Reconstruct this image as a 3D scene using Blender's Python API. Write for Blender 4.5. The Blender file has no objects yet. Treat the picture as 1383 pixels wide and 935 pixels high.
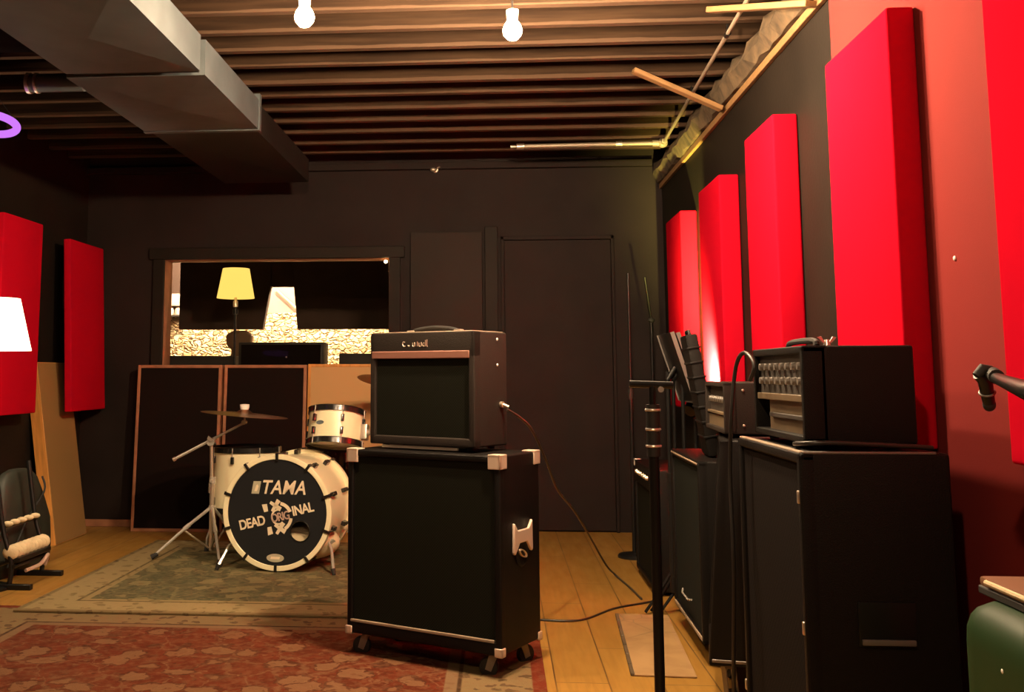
import bpy, bmesh, math, random
from mathutils import Vector, Matrix, Euler
random.seed(7)
PI = math.pi
R = math.radians
SC = bpy.context.scene
C = SC.collection

# ------------------------------------------------------------------ camera
F_PX, W_PX, H_PX = 1400.0, 1383.0, 935.0
YAW, PITCH, EYE = R(4.5), math.atan(0.117), 1.10
cam_d = bpy.data.cameras.new('camera')
cam = bpy.data.objects.new('camera', cam_d)
C.objects.link(cam)
cam.location = (0, 0, EYE)
cam.rotation_euler = (PI/2 + PITCH, 0, YAW)
cam_d.sensor_fit = 'HORIZONTAL'
cam_d.sensor_width = 36
cam_d.lens = F_PX / W_PX * 36
cam_d.shift_x = (W_PX/2 - 564.1) / W_PX
cam_d.shift_y = -(H_PX/2 - 341.2) / W_PX
cam_d.clip_start = 0.05
SC.camera = cam

# ------------------------------------------------------------------ materials
def mat(name, col, rough=0.6, metal=0.0, spec=0.5, bump=0.0, bscale=300.0, var=0.0, vscale=6.0, sheen=0.0, coat=0.0, stretch=None):
    m = bpy.data.materials.new(name)
    m.use_nodes = True
    nt = m.node_tree
    b = nt.nodes['Principled BSDF']
    b.inputs['Base Color'].default_value = (*col, 1)
    b.inputs['Roughness'].default_value = rough
    b.inputs['Metallic'].default_value = metal
    b.inputs['Specular IOR Level'].default_value = spec
    if sheen: b.inputs['Sheen Weight'].default_value = sheen
    if coat:
        b.inputs['Coat Weight'].default_value = coat
        b.inputs['Coat Roughness'].default_value = 0.08
    tc = nt.nodes.new('ShaderNodeTexCoord')
    mp = nt.nodes.new('ShaderNodeMapping')
    nt.links.new(tc.outputs['Object'], mp.inputs['Vector'])
    if stretch: mp.inputs['Scale'].default_value = stretch
    if bump:
        n = nt.nodes.new('ShaderNodeTexNoise')
        n.inputs['Scale'].default_value = bscale
        n.inputs['Detail'].default_value = 3
        nt.links.new(mp.outputs['Vector'], n.inputs['Vector'])
        bp = nt.nodes.new('ShaderNodeBump')
        bp.inputs['Strength'].default_value = bump
        bp.inputs['Distance'].default_value = 0.004
        nt.links.new(n.outputs['Fac'], bp.inputs['Height'])
        nt.links.new(bp.outputs['Normal'], b.inputs['Normal'])
    if var:
        n2 = nt.nodes.new('ShaderNodeTexNoise')
        n2.inputs['Scale'].default_value = vscale
        n2.inputs['Detail'].default_value = 5
        nt.links.new(mp.outputs['Vector'], n2.inputs['Vector'])
        cr = nt.nodes.new('ShaderNodeValToRGB')
        cr.color_ramp.elements[0].position = 0.3
        cr.color_ramp.elements[1].position = 0.7
        cr.color_ramp.elements[0].color = (*[c*(1-var) for c in col], 1)
        cr.color_ramp.elements[1].color = (*[min(1, c*(1+var)) for c in col], 1)
        nt.links.new(n2.outputs['Fac'], cr.inputs['Fac'])
        nt.links.new(cr.outputs['Color'], b.inputs['Base Color'])
    return m

def emit(name, col, strength):
    m = bpy.data.materials.new(name)
    m.use_nodes = True
    nt = m.node_tree
    nt.nodes.clear()
    e = nt.nodes.new('ShaderNodeEmission')
    e.inputs['Color'].default_value = (*col, 1)
    e.inputs['Strength'].default_value = strength
    o = nt.nodes.new('ShaderNodeOutputMaterial')
    nt.links.new(e.outputs[0], o.inputs[0])
    return m

class NT:
    """small node helper for the patterned materials"""
    def __init__(s, name, rough=0.8):
        s.m = bpy.data.materials.new(name)
        s.m.use_nodes = True
        s.nt = s.m.node_tree
        s.b = s.nt.nodes['Principled BSDF']
        s.b.inputs['Roughness'].default_value = rough
        tc = s.nt.nodes.new('ShaderNodeTexCoord')
        s.obj = tc.outputs['Object']
    def n(s, t, **kw):
        x = s.nt.nodes.new(t)
        for k, v in kw.items(): setattr(x, k, v)
        return x
    def put(s, sock, v):
        if hasattr(v, 'is_linked') or isinstance(v, bpy.types.NodeSocket): s.nt.links.new(v, sock)
        else: sock.default_value = v
    def math(s, op, a, b=0.0, c=0.0):
        x = s.n('ShaderNodeMath', operation=op)
        s.put(x.inputs[0], a); s.put(x.inputs[1], b); s.put(x.inputs[2], c)
        return x.outputs[0]
    def mix(s, f, a, b):
        x = s.n('ShaderNodeMix', data_type='RGBA')
        s.put(x.inputs['Factor'], f)
        s.put(x.inputs[6], a if not isinstance(a, tuple) else (*a, 1))
        s.put(x.inputs[7], b if not isinstance(b, tuple) else (*b, 1))
        return x.outputs[2]
    def mapping(s, vec, scale=(1,1,1), loc=(0,0,0), rot=(0,0,0)):
        x = s.n('ShaderNodeMapping')
        s.nt.links.new(vec, x.inputs['Vector'])
        x.inputs['Scale'].default_value = scale
        x.inputs['Location'].default_value = loc
        x.inputs['Rotation'].default_value = rot
        return x.outputs[0]
    def noise(s, vec, scale, detail=4, dist=0.0):
        x = s.n('ShaderNodeTexNoise')
        s.nt.links.new(vec, x.inputs['Vector'])
        x.inputs['Scale'].default_value = scale
        x.inputs['Detail'].default_value = detail
        x.inputs['Distortion'].default_value = dist
        return x.outputs['Fac']
    def noise_c(s, vec, scale, detail=2):
        x = s.n('ShaderNodeTexNoise')
        s.nt.links.new(vec, x.inputs['Vector'])
        x.inputs['Scale'].default_value = scale
        x.inputs['Detail'].default_value = detail
        return x.outputs['Color']
    def voronoi(s, vec, scale, feature='F1', rnd=1.0):
        x = s.n('ShaderNodeTexVoronoi', feature=feature)
        s.nt.links.new(vec, x.inputs['Vector'])
        x.inputs['Scale'].default_value = scale
        x.inputs['Randomness'].default_value = rnd
        return x
    def step(s, v, lo, hi):
        x = s.n('ShaderNodeMapRange', interpolation_type='SMOOTHSTEP')
        s.put(x.inputs[0], v)
        x.inputs[1].default_value = lo; x.inputs[2].default_value = hi
        return x.outputs[0]
    def bump(s, h, strength=0.3, dist=0.005):
        x = s.n('ShaderNodeBump')
        s.nt.links.new(h, x.inputs['Height'])
        x.inputs['Strength'].default_value = strength
        x.inputs['Distance'].default_value = dist
        s.nt.links.new(x.outputs[0], s.b.inputs['Normal'])
    def color(s, c): s.put(s.b.inputs['Base Color'], c)
    def xyz(s, vec):
        x = s.n('ShaderNodeSeparateXYZ')
        s.nt.links.new(vec, x.inputs[0])
        return x.outputs

def floor_material():
    k = NT('laminate_floor', 0.32)
    k.b.inputs['Specular IOR Level'].default_value = 0.3
    v = k.mapping(k.obj, rot=(0, 0, PI/2))
    br = k.n('ShaderNodeTexBrick')
    br.offset = 0.37; br.offset_frequency = 2
    k.nt.links.new(v, br.inputs['Vector'])
    br.inputs['Color1'].default_value = (0.34, 0.178, 0.037, 1)
    br.inputs['Color2'].default_value = (0.40, 0.212, 0.047, 1)
    br.inputs['Mortar'].default_value = (0.10, 0.05, 0.02, 1)
    br.inputs['Scale'].default_value = 1.0
    br.inputs['Mortar Size'].default_value = 0.003
    br.inputs['Brick Width'].default_value = 1.3
    br.inputs['Row Height'].default_value = 0.19
    g = k.noise(k.mapping(k.obj, scale=(22, 1.6, 1)), 2.2, 6, 0.6)
    c = k.mix(k.step(g, 0.35, 0.7), br.outputs['Color'], (0.27, 0.135, 0.027))
    k.color(k.mix(0.55, br.outputs['Color'], c))
    rn = k.noise(k.mapping(k.obj, scale=(8, 2, 1)), 2.0, 3)
    k.nt.links.new(k.math('MULTIPLY_ADD', rn, 0.25, 0.22), k.b.inputs['Roughness'])
    k.bump(g, 0.06, 0.003)
    return k.m

def rug_material(name, w, d, bands, field, motif, outline, accent, scale, rough=0.95):
    """bands: [(distance in from the edge, colour, motif colour)] outermost first; object origin is at the rug's centre"""
    k = NT(name, rough)
    k.b.inputs['Specular IOR Level'].default_value = 0.08
    x, y, _ = k.xyz(k.obj)
    ex = k.math('SUBTRACT', w/2, k.math('ABSOLUTE', x))
    ey = k.math('SUBTRACT', d/2, k.math('ABSOLUTE', y))
    edge = k.math('MINIMUM', ex, ey)
    wob = k.noise_c(k.obj, scale*0.9, 2)
    vm = k.n('ShaderNodeVectorMath', operation='MULTIPLY_ADD')
    k.nt.links.new(wob, vm.inputs[0])
    vm.inputs[1].default_value = (0.10, 0.10, 0)
    k.nt.links.new(k.obj, vm.inputs[2])
    vm2 = k.n('ShaderNodeVectorMath', operation='MULTIPLY_ADD')
    k.nt.links.new(k.noise_c(k.obj, scale*4.2, 2), vm2.inputs[0])
    vm2.inputs[1].default_value = (0.055, 0.055, 0)
    k.nt.links.new(vm.outputs[0], vm2.inputs[2])
    warped = vm2.outputs[0]
    f1 = k.voronoi(warped, scale, 'F1', 0.75).outputs['Distance']
    f2 = k.voronoi(warped, scale*2.6, 'F1', 1.0).outputs['Distance']
    de = k.voronoi(warped, scale*0.8, 'DISTANCE_TO_EDGE', 0.9).outputs['Distance']
    ft0 = k.noise(warped, scale*2.2, 6)
    ft = k.math('MULTIPLY_ADD', ft0, 1.8, -0.4)
    blob = k.math('SUBTRACT', 1.0, k.step(k.math('ADD', f1, k.math('MULTIPLY', ft, 0.22)), 0.47, 0.60))
    rim = k.math('SUBTRACT', 1.0, k.step(k.math('ABSOLUTE', k.math('SUBTRACT', k.math('ADD', f1, k.math('MULTIPLY', ft, 0.22)), 0.55)), 0.012, 0.05))
    c = k.mix(k.step(ft, 0.3, 0.75), field, tuple(q*0.72 for q in field))
    vine = k.math('SUBTRACT', 1.0, k.step(de, 0.012, 0.03))
    c = k.mix(k.math('MULTIPLY', vine, 0.4), c, motif)
    c = k.mix(k.math('MULTIPLY', blob, 0.70), c, motif)
    c = k.mix(k.math('MULTIPLY', rim, 0.7), c, outline)
    inner = k.math('SUBTRACT', 1.0, k.step(k.math('ADD', f1, k.math('MULTIPLY', ft, 0.22)), 0.2, 0.25))
    c = k.mix(k.math('MULTIPLY', inner, 0.7), c, accent)
    leaf = k.math('SUBTRACT', 1.0, k.step(f2, 0.12, 0.2))
    c = k.mix(k.math('MULTIPLY', leaf, 0.55), c, motif)
    f3 = k.voronoi(warped, scale*3.4, 'SMOOTH_F1', 1.0).outputs['Distance']
    dk = k.math('SUBTRACT', 1.0, k.step(f3, 0.10, 0.2))
    c = k.mix(k.math('MULTIPLY', dk, 0.6), c, outline)
    # borders from the inside out
    for dist, bc, mc in reversed(bands):
        bf = k.voronoi(warped, scale*2.4, 'F1', 0.8).outputs['Distance']
        fl_ = k.noise(warped, scale*5, 4)
        bb = k.mix(k.math('MULTIPLY', k.math('SUBTRACT', 1.0, k.step(k.math('ADD', bf, k.math('MULTIPLY', fl_, 0.5)), 0.50, 0.60)), 0.7), bc, mc)
        c = k.mix(k.math('SUBTRACT', 1.0, k.step(edge, dist-0.004, dist+0.004)), c, bb)
    fine = k.noise(k.obj, 260, 2)
    mott = k.noise(k.mapping(k.obj, scale=(1, 1.0, 1)), 38, 5)
    c = k.mix(k.math('MULTIPLY', k.step(mott, 0.42, 0.66), 0.28), c, motif)
    wear = k.noise(k.obj, 2.2, 4)
    c = k.mix(k.math('MULTIPLY', k.step(wear, 0.45, 0.75), 0.18), c, motif)
    k.color(c)
    k.bump(fine, 0.5, 0.004)
    return k.m

def stone_material():
    k = NT('stacked_stone', 0.9)
    v = k.mapping(k.obj, rot=(PI/2, 0, 0))
    vm = k.n('ShaderNodeVectorMath', operation='MULTIPLY_ADD')
    k.nt.links.new(k.noise_c(v, 9, 3), vm.inputs[0]); vm.inputs[1].default_value = (0.12, 0.12, 0.12)
    k.nt.links.new(v, vm.inputs[2])
    d = k.voronoi(k.mapping(vm.outputs[0], scale=(0.7, 1.3, 1)), 19, 'DISTANCE_TO_EDGE').outputs['Distance']
    cc = k.voronoi(k.mapping(vm.outputs[0], scale=(0.7, 1.3, 1)), 19, 'F1').outputs['Color']
    sx = k.xyz(cc)
    c = k.mix(sx[0], (0.84, 0.70, 0.46), (0.60, 0.38, 0.17))
    c = k.mix(k.math('SUBTRACT', 1.0, k.step(d, 0.01, 0.06)), c, (0.10, 0.045, 0.015))
    k.color(c)
    k.bump(k.step(d, 0.0, 0.2), 0.8, 0.03)
    return k.m

def grille_material(name, col, scale=90):
    k = NT(name, 0.9)
    k.b.inputs['Specular IOR Level'].default_value = 0.06
    v = k.mapping(k.obj, rot=(PI/2, 0, 0))
    ch = k.n('ShaderNodeTexChecker')
    k.nt.links.new(v, ch.inputs['Vector'])
    ch.inputs['Scale'].default_value = scale*2
    c = k.mix(ch.outputs['Fac'], col, tuple(q*0.55 for q in col))
    k.color(c)
    k.bump(ch.outputs['Fac'], 0.5, 0.002)
    return k.m

def duct_material(name, col, rough):
    k = NT(name, rough)
    n = k.noise(k.obj, 3.5, 5)
    k.color(k.mix(k.step(n, 0.3, 0.75), col, tuple(q*0.7 for q in col)))
    k.b.inputs['Metallic'].default_value = 0.45
    return k.m

M = {}
M['floor'] = floor_material()
M['black_wall'] = mat('black_wall_paint', (0.018, 0.0120, 0.0108), 0.65, spec=0.12, var=0.18, vscale=3, bump=0.15, bscale=60)
M['black_wall_side'] = mat('black_side_wall_paint', (0.013, 0.0095, 0.007), 0.6, spec=0.15, var=0.2, vscale=3, bump=0.15, bscale=60)
M['deck'] = mat('dark_roof_deck', (0.02, 0.012, 0.008), 0.9, spec=0.1, var=0.3, vscale=4)
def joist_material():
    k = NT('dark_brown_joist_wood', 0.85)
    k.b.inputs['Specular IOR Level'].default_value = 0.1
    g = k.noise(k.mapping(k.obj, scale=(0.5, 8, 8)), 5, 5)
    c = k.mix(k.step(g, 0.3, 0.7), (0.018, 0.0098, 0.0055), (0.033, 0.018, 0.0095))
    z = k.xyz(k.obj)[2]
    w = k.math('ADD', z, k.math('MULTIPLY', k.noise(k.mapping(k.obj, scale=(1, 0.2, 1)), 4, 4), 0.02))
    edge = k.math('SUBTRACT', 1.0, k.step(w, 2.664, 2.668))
    k.color(k.mix(edge, c, (0.068, 0.040, 0.025)))       # lamplight along the joists' lower edge, put into the colour as a paler strip
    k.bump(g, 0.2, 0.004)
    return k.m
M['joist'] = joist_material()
M['lumber'] = mat('pale_lumber', (0.26, 0.14, 0.055), 0.65, var=0.2, vscale=8, stretch=(1, 6, 6))
M['ledge'] = mat('rough_ledge', (0.085, 0.055, 0.028), 0.95, var=0.6, vscale=14, bump=1.0, bscale=28)
M['red_fabric'] = mat('red_fabric', (0.47, 0.0042, 0.017), 0.95, bump=0.1, bscale=500, spec=0.0)
M['red_wall'] = mat('dull_red_fabric', (0.20, 0.024, 0.022), 0.85, bump=0.1, bscale=400, spec=0.05)
M['black_fabric'] = mat('black_fabric', (0.011, 0.007, 0.006), 0.95, bump=0.2, bscale=400, spec=0.05)
M['tan_fabric'] = mat('tan_fabric', (0.55, 0.33, 0.15), 0.95, bump=0.2, bscale=400, spec=0.2)
M['brown_fabric'] = mat('brown_burlap', (0.30, 0.17, 0.06), 0.95, bump=0.3, bscale=300, spec=0.2)
M['frame_wood'] = mat('reddish_frame_wood', (0.34, 0.14, 0.07), 0.6, var=0.25, vscale=9)
M['orange_wood'] = mat('orange_pine', (0.62, 0.27, 0.06), 0.55, var=0.2, vscale=8, stretch=(6, 6, 0.7))
M['tolex'] = mat('black_tolex', (0.0045, 0.0035, 0.003), 0.5, bump=0.5, bscale=420, spec=0.2)
M['tolex_grey'] = mat('charcoal_tolex', (0.024, 0.018, 0.015), 0.6, bump=0.5, bscale=420, spec=0.2)
M['grille'] = grille_material('black_grille_cloth', (0.016, 0.017, 0.012))
M['grille_worn'] = grille_material('dark_brown_grille_cloth', (0.012, 0.009, 0.008), 45)
M['grille_green'] = grille_material('grey_green_grille_cloth', (0.018, 0.021, 0.018))
M['piping'] = mat('tan_piping', (0.32, 0.24, 0.17), 0.5)
M['rose_strip'] = mat('rose_brown_strip', (0.26, 0.12, 0.09), 0.5)
M['panel_beige'] = mat('beige_metal_panel', (0.115, 0.08, 0.045), 0.5, var=0.2)
M['chrome'] = mat('chrome', (0.80, 0.75, 0.67), 0.25, 0.65)
M['nickel'] = mat('nickel', (0.80, 0.68, 0.56), 0.35, 0.85)
M['pale_corner'] = mat('pale_corner_metal', (0.85, 0.68, 0.55), 0.4, 0.4)
M['black_metal'] = mat('black_metal', (0.012, 0.012, 0.012), 0.35, 0.4)
M['grey_metal'] = mat('grey_metal_edge', (0.20, 0.18, 0.165), 0.4, 0.5)
M['rubber'] = mat('black_rubber', (0.012, 0.011, 0.010), 0.7)
M['cream'] = mat('cream_lacquer', (0.90, 0.82, 0.55), 0.28, coat=0.4)
M['drum_black'] = mat('black_drum_lacquer', (0.012, 0.011, 0.010), 0.25, coat=0.4)
M['head_black'] = mat('black_drum_head', (0.010, 0.012, 0.015), 0.45)
M['head_white'] = mat('coated_drum_head', (0.55, 0.5, 0.4), 0.6)
M['print_cream'] = mat('cream_print', (0.85, 0.72, 0.52), 0.5)
M['print_grey'] = mat('grey_print', (0.50, 0.46, 0.33), 0.5)
M['print_pink'] = mat('faded_rose_print', (0.55, 0.38, 0.30), 0.5)
M['cymbal'] = mat('dark_bronze', (0.30, 0.15, 0.08), 0.35, 0.9, var=0.2, vscale=10)
M['cable'] = mat('cable_rubber', (0.02, 0.017, 0.015), 0.4)
M['cable_grey'] = mat('grey_cable_rubber', (0.045, 0.036, 0.03), 0.3)
M['duct'] = duct_material('galvanised_duct', (0.125, 0.15, 0.165), 0.6)
M['duct_black'] = duct_material('black_duct', (0.018, 0.015, 0.012), 0.7)
M['pipe'] = mat('pale_conduit', (0.36, 0.29, 0.22), 0.4, 0.3)
M['bulb'] = emit('warm_bulb', (1.0, 0.71, 0.43), 3100)
M['bulb_tiny'] = emit('tiny_warm_bulb', (1.0, 0.55, 0.2), 60)
M['bulb_lamp'] = emit('floor_lamp_bulb', (1.0, 0.72, 0.45), 800)
M['bulb_dim'] = emit('dim_warm_bulb', (1.0, 0.68, 0.40), 1500)
M['socket'] = mat('bulb_socket', (0.5, 0.42, 0.33), 0.5)
M['shade_lit'] = emit('lit_white_shade', (1.0, 0.80, 0.50), 4.0)
M['shade_yellow'] = emit('lit_yellow_shade', (1.0, 0.60, 0.12), 1.25)
M['violet'] = emit('violet_glow', (0.42, 0.13, 0.62), 1.3)
M['green_paint'] = mat('green_vinyl', (0.010, 0.036, 0.007), 0.5, spec=0.25)
M['brown_top'] = mat('brown_vinyl_top', (0.20, 0.09, 0.045), 0.45)
M['pad_cream'] = mat('ribbed_cream_padding', (0.66, 0.54, 0.34), 0.9, bump=0.5, bscale=120)
M['bag_green'] = mat('dark_green_nylon', (0.018, 0.023, 0.017), 0.6, var=0.3, vscale=8)
M['ctrl_dark'] = mat('dark_brown_room_paint', (0.05, 0.026, 0.017), 0.8, var=0.2)
M['ctrl_plaster'] = mat('pale_plaster', (0.22, 0.165, 0.14), 0.9)
M['plaster_shade'] = mat('shaded_brown_plaster', (0.030, 0.013, 0.008), 0.8)
M['stone'] = stone_material()
M['white_plastic'] = mat('white_plastic', (0.40, 0.33, 0.28), 0.5)
M['console'] = mat('dark_console', (0.028, 0.022, 0.018), 0.6)
M['chair_brown'] = mat('brown_chair_leather', (0.16, 0.09, 0.045), 0.5)
M['mat_beige'] = None
M['white_dot'] = mat('white_pin', (0.95, 0.9, 0.85), 0.3)
M['edge_red'] = mat('red_binding', (0.35, 0.03, 0.015), 0.9)

def glass_material():
    m = bpy.data.materials.new('window_glass')
    m.use_nodes = True
    nt = m.node_tree
    nt.nodes.clear()
    t = nt.nodes.new('ShaderNodeBsdfTransparent')
    t.inputs[0].default_value = (0.93, 0.93, 0.92, 1)
    g = nt.nodes.new('ShaderNodeBsdfGlossy')
    g.inputs['Roughness'].default_value = 0.02
    f = nt.nodes.new('ShaderNodeFresnel')
    f.inputs[0].default_value = 1.13
    x = nt.nodes.new('ShaderNodeMixShader')
    nt.links.new(f.outputs[0], x.inputs[0])
    nt.links.new(t.outputs[0], x.inputs[1])
    nt.links.new(g.outputs[0], x.inputs[2])
    o = nt.nodes.new('ShaderNodeOutputMaterial')
    nt.links.new(x.outputs[0], o.inputs[0])
    return m
M['glass'] = glass_material()

def beige_mat_material():
    k = NT('worn_beige_mat', 0.8)
    n = k.noise(k.obj, 7, 5, 0.5)
    d = k.voronoi(k.mapping(k.obj, scale=(1, 0.7, 1)), 6, 'DISTANCE_TO_EDGE').outputs['Distance']
    c = k.mix(k.step(n, 0.35, 0.7), (0.36, 0.21, 0.085), (0.28, 0.155, 0.06))
    x, y, _ = k.xyz(k.obj)
    far = k.step(y, 0.0, 0.12)
    crack = k.math('MULTIPLY', k.math('SUBTRACT', 1.0, k.step(d, 0.008, 0.025)), far)
    k.color(k.mix(k.math('MULTIPLY', crack, 0.45), c, (0.12, 0.09, 0.04)))
    return k.m
M['mat_beige'] = beige_mat_material()

# ------------------------------------------------------------------ mesh helpers
class B:
    """collects solids in one bmesh; build() links them as ONE mesh object"""
    def __init__(s): s.bm = bmesh.new()
    def _xf(s, vs, mtx):
        if mtx is not None: bmesh.ops.transform(s.bm, matrix=mtx, verts=vs)
    def box(s, lo, hi, mtx=None, bevel=0.0, seg=2):
        c = [(a+b)/2 for a, b in zip(lo, hi)]
        d = [abs(b-a) for a, b in zip(lo, hi)]
        r = bmesh.ops.create_cube(s.bm, size=1.0, matrix=Matrix.Translation(c) @ Matrix.Diagonal((*d, 1)))
        vs = r['verts']
        if bevel:
            es = list({e for v in vs for e in v.link_edges})
            g = bmesh.ops.bevel(s.bm, geom=es, offset=bevel, segments=seg, profile=0.6, affect='EDGES')
            vs = list({v for f in g['faces'] for v in f.verts} | {v for v in vs if v.is_valid})
        s._xf(vs, mtx)
        return vs
    def cyl(s, p0, p1, r0, r1=None, seg=20, mtx=None, caps=True):
        p0, p1 = Vector(p0), Vector(p1)
        r1 = r0 if r1 is None else r1
        ax = p1 - p0
        rot = ax.to_track_quat('Z', 'Y').to_matrix().to_4x4()
        r = bmesh.ops.create_cone(s.bm, cap_ends=caps, cap_tris=False, segments=seg, radius1=r0, radius2=r1, depth=ax.length,
                                  matrix=Matrix.Translation((p0+p1)/2) @ rot)
        s._xf(r['verts'], mtx)
        return r['verts']
    def sphere(s, c, r, scale=(1, 1, 1), seg=20, mtx=None):
        q = bmesh.ops.create_uvsphere(s.bm, u_segments=seg, v_segments=max(8, seg//2), radius=r,
                                      matrix=Matrix.Translation(c) @ Matrix.Diagonal((*scale, 1)))
        s._xf(q['verts'], mtx)
    def lathe(s, prof, seg=40, mtx=None, closed=False):
        """prof: [(radius, height)] about local Z"""
        rings = []
        for r, z in prof:
            if r < 1e-6: rings.append([s.bm.verts.new((0, 0, z))])
            else: rings.append([s.bm.verts.new((r*math.cos(2*PI*i/seg), r*math.sin(2*PI*i/seg), z)) for i in range(seg)])
        pairs = list(zip(rings, rings[1:]))
        if closed: pairs.append((rings[-1], rings[0]))
        for a, b in pairs:
            for i in range(seg):
                j = (i+1) % seg
                if len(a) == 1 and len(b) == 1: continue
                if len(a) == 1: s.bm.faces.new((a[0], b[j], b[i]))
                elif len(b) == 1: s.bm.faces.new((a[i], a[j], b[0]))
                else: s.bm.faces.new((a[i], a[j], b[j], b[i]))
        vs = [v for r in rings for v in r]
        s._xf(vs, mtx)
        return vs
    def torus(s, R_, r, seg=40, sub=12, mtx=None, a0=0.0, a1=2*PI):
        prof = [(R_ + r*math.cos(2*PI*i/sub), r*math.sin(2*PI*i/sub)) for i in range(sub)]
        return s.lathe(prof, seg, mtx, closed=True)
    def prism(s, pts, depth, mtx=None):
        """polygon in XZ extruded along +Y by depth"""
        a = [s.bm.verts.new((x, 0, z)) for x, z in pts]
        b = [s.bm.verts.new((x, depth, z)) for x, z in pts]
        n = len(pts)
        s.bm.faces.new(a); s.bm.faces.new(b[::-1])
        for i in range(n):
            j = (i+1) % n
            s.bm.faces.new((a[i], b[i], b[j], a[j]))
        s._xf(a+b, mtx)
        return a+b
    def tube(s, pts, r, seg=10, mtx=None, smooth=0):
        P = [Vector(p) for p in pts]
        if smooth: P = catmull(P, smooth)
        rings = []
        ref = None
        for i, p in enumerate(P):
            t = (P[min(i+1, len(P)-1)] - P[max(i-1, 0)]).normalized()
            if ref is None:
                ref = Vector((0, 0, 1)) if abs(t.z) < 0.9 else Vector((1, 0, 0))
            u = (ref - t*ref.dot(t)).normalized()
            ref = u
            w = t.cross(u)
            rr = r[i] if isinstance(r, (list, tuple)) and not smooth else (r if not isinstance(r, (list, tuple)) else r[0])
            rings.append([s.bm.verts.new(p + u*rr*math.cos(2*PI*k/seg) + w*rr*math.sin(2*PI*k/seg)) for k in range(seg)])
        for a, b in zip(rings, rings[1:]):
            for i in range(seg):
                j = (i+1) % seg
                s.bm.faces.new((a[i], a[j], b[j], b[i]))
        s.bm.faces.new(rings[0][::-1]); s.bm.faces.new(rings[-1])
        s._xf([v for q in rings for v in q], mtx)
    def build(s, name, m, parent=None, loc=None, rot=None, bevel=0.0, seg=2, angle=35, smooth=True):
        bmesh.ops.recalc_face_normals(s.bm, faces=s.bm.faces)
        me = bpy.data.meshes.new(name)
        s.bm.to_mesh(me); s.bm.free()
        if smooth and len(me.polygons):
            me.shade_smooth()
            me.set_sharp_from_angle(angle=R(angle))
        for q in (m if isinstance(m, (list, tuple)) else [m]): me.materials.append(q)
        o = bpy.data.objects.new(name, me)
        C.objects.link(o)
        if parent is not None: o.parent = parent
        if loc is not None: o.location = loc
        if rot is not None: o.rotation_euler = rot
        if bevel:
            b = o.modifiers.new('bevel', 'BEVEL')
            b.width = bevel; b.segments = seg; b.limit_method = 'ANGLE'; b.angle_limit = R(40)
        return o

def catmull(P, n):
    out = []
    for i in range(len(P)-1):
        p0, p1, p2, p3 = P[max(i-1, 0)], P[i], P[i+1], P[min(i+2, len(P)-1)]
        for k in range(n):
            t = k/n
            out.append(0.5*((2*p1) + (p2-p0)*t + (2*p0-5*p1+4*p2-p3)*t*t + (3*p1-p0-3*p2+p3)*t**3))
    out.append(P[-1])
    return out

def tag(o, label, cat, group=None):
    o['label'] = label; o['category'] = cat
    if group: o['group'] = group
    return o
def thing(name, label, cat, loc=(0, 0, 0), rotz=0.0, group=None, rot=None):
    o = bpy.data.objects.new(name, None)
    C.objects.link(o)
    o.empty_display_size = 0.1
    o.location = loc
    o.rotation_euler = rot if rot is not None else (0, 0, rotz)
    return tag(o, label, cat, group)
def struct(o):
    o['kind'] = 'structure'
    return o
def sbox(name, lo, hi, m, bevel=0.0):
    b = B(); b.box(lo, hi)
    return struct(b.build(name, m, bevel=bevel, smooth=False))
def copy_tree(o, parent=None):
    c = o.copy(); C.objects.link(c)
    if parent is not None: c.parent = parent
    for ch in list(o.children): copy_tree(ch, c)
    return c
def text_part(name, body, size, m, parent, loc, rot, extrude=0.0015, shear=0.0, bold=0.0, scale=(1, 1, 1), spacing=1.0):
    cu = bpy.data.curves.new(name, 'FONT')
    cu.body = body; cu.size = size; cu.extrude = extrude; cu.shear = shear; cu.offset = bold
    cu.align_x = 'CENTER'; cu.align_y = 'CENTER'; cu.space_character = spacing
    tmp = bpy.data.objects.new(name+'_tmp', cu)
    C.objects.link(tmp)
    dg = bpy.context.evaluated_depsgraph_get()
    me = bpy.data.meshes.new_from_object(tmp.evaluated_get(dg))
    bpy.data.objects.remove(tmp); bpy.data.curves.remove(cu)
    me.materials.clear(); me.materials.append(m)
    me.name = name
    o = bpy.data.objects.new(name, me)
    C.objects.link(o)
    o.parent = parent; o.location = loc; o.rotation_euler = rot; o.scale = scale
    return o

# ------------------------------------------------------------------ the room
XL, XR, YB, YF = -3.08, 1.18, 7.50, -1.60
JB = 2.64       # underside of the joists
DECK = 2.83
sbox('floor', (XL-0.2, YF-0.2, -0.12), (XR+0.2, YB+0.16, 0.0), M['floor'])
sbox('wall_left', (XL-0.15, YF, 0), (XL, YB, DECK), M['black_wall_side'])
sbox('wall_right', (XR, YF, 0), (XR+0.15, YB, 2.46), M['black_wall_side'])
sbox('wall_front', (XL-0.15, YF-0.15, 0), (XR+0.15, YF, DECK), M['black_wall'])
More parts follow.
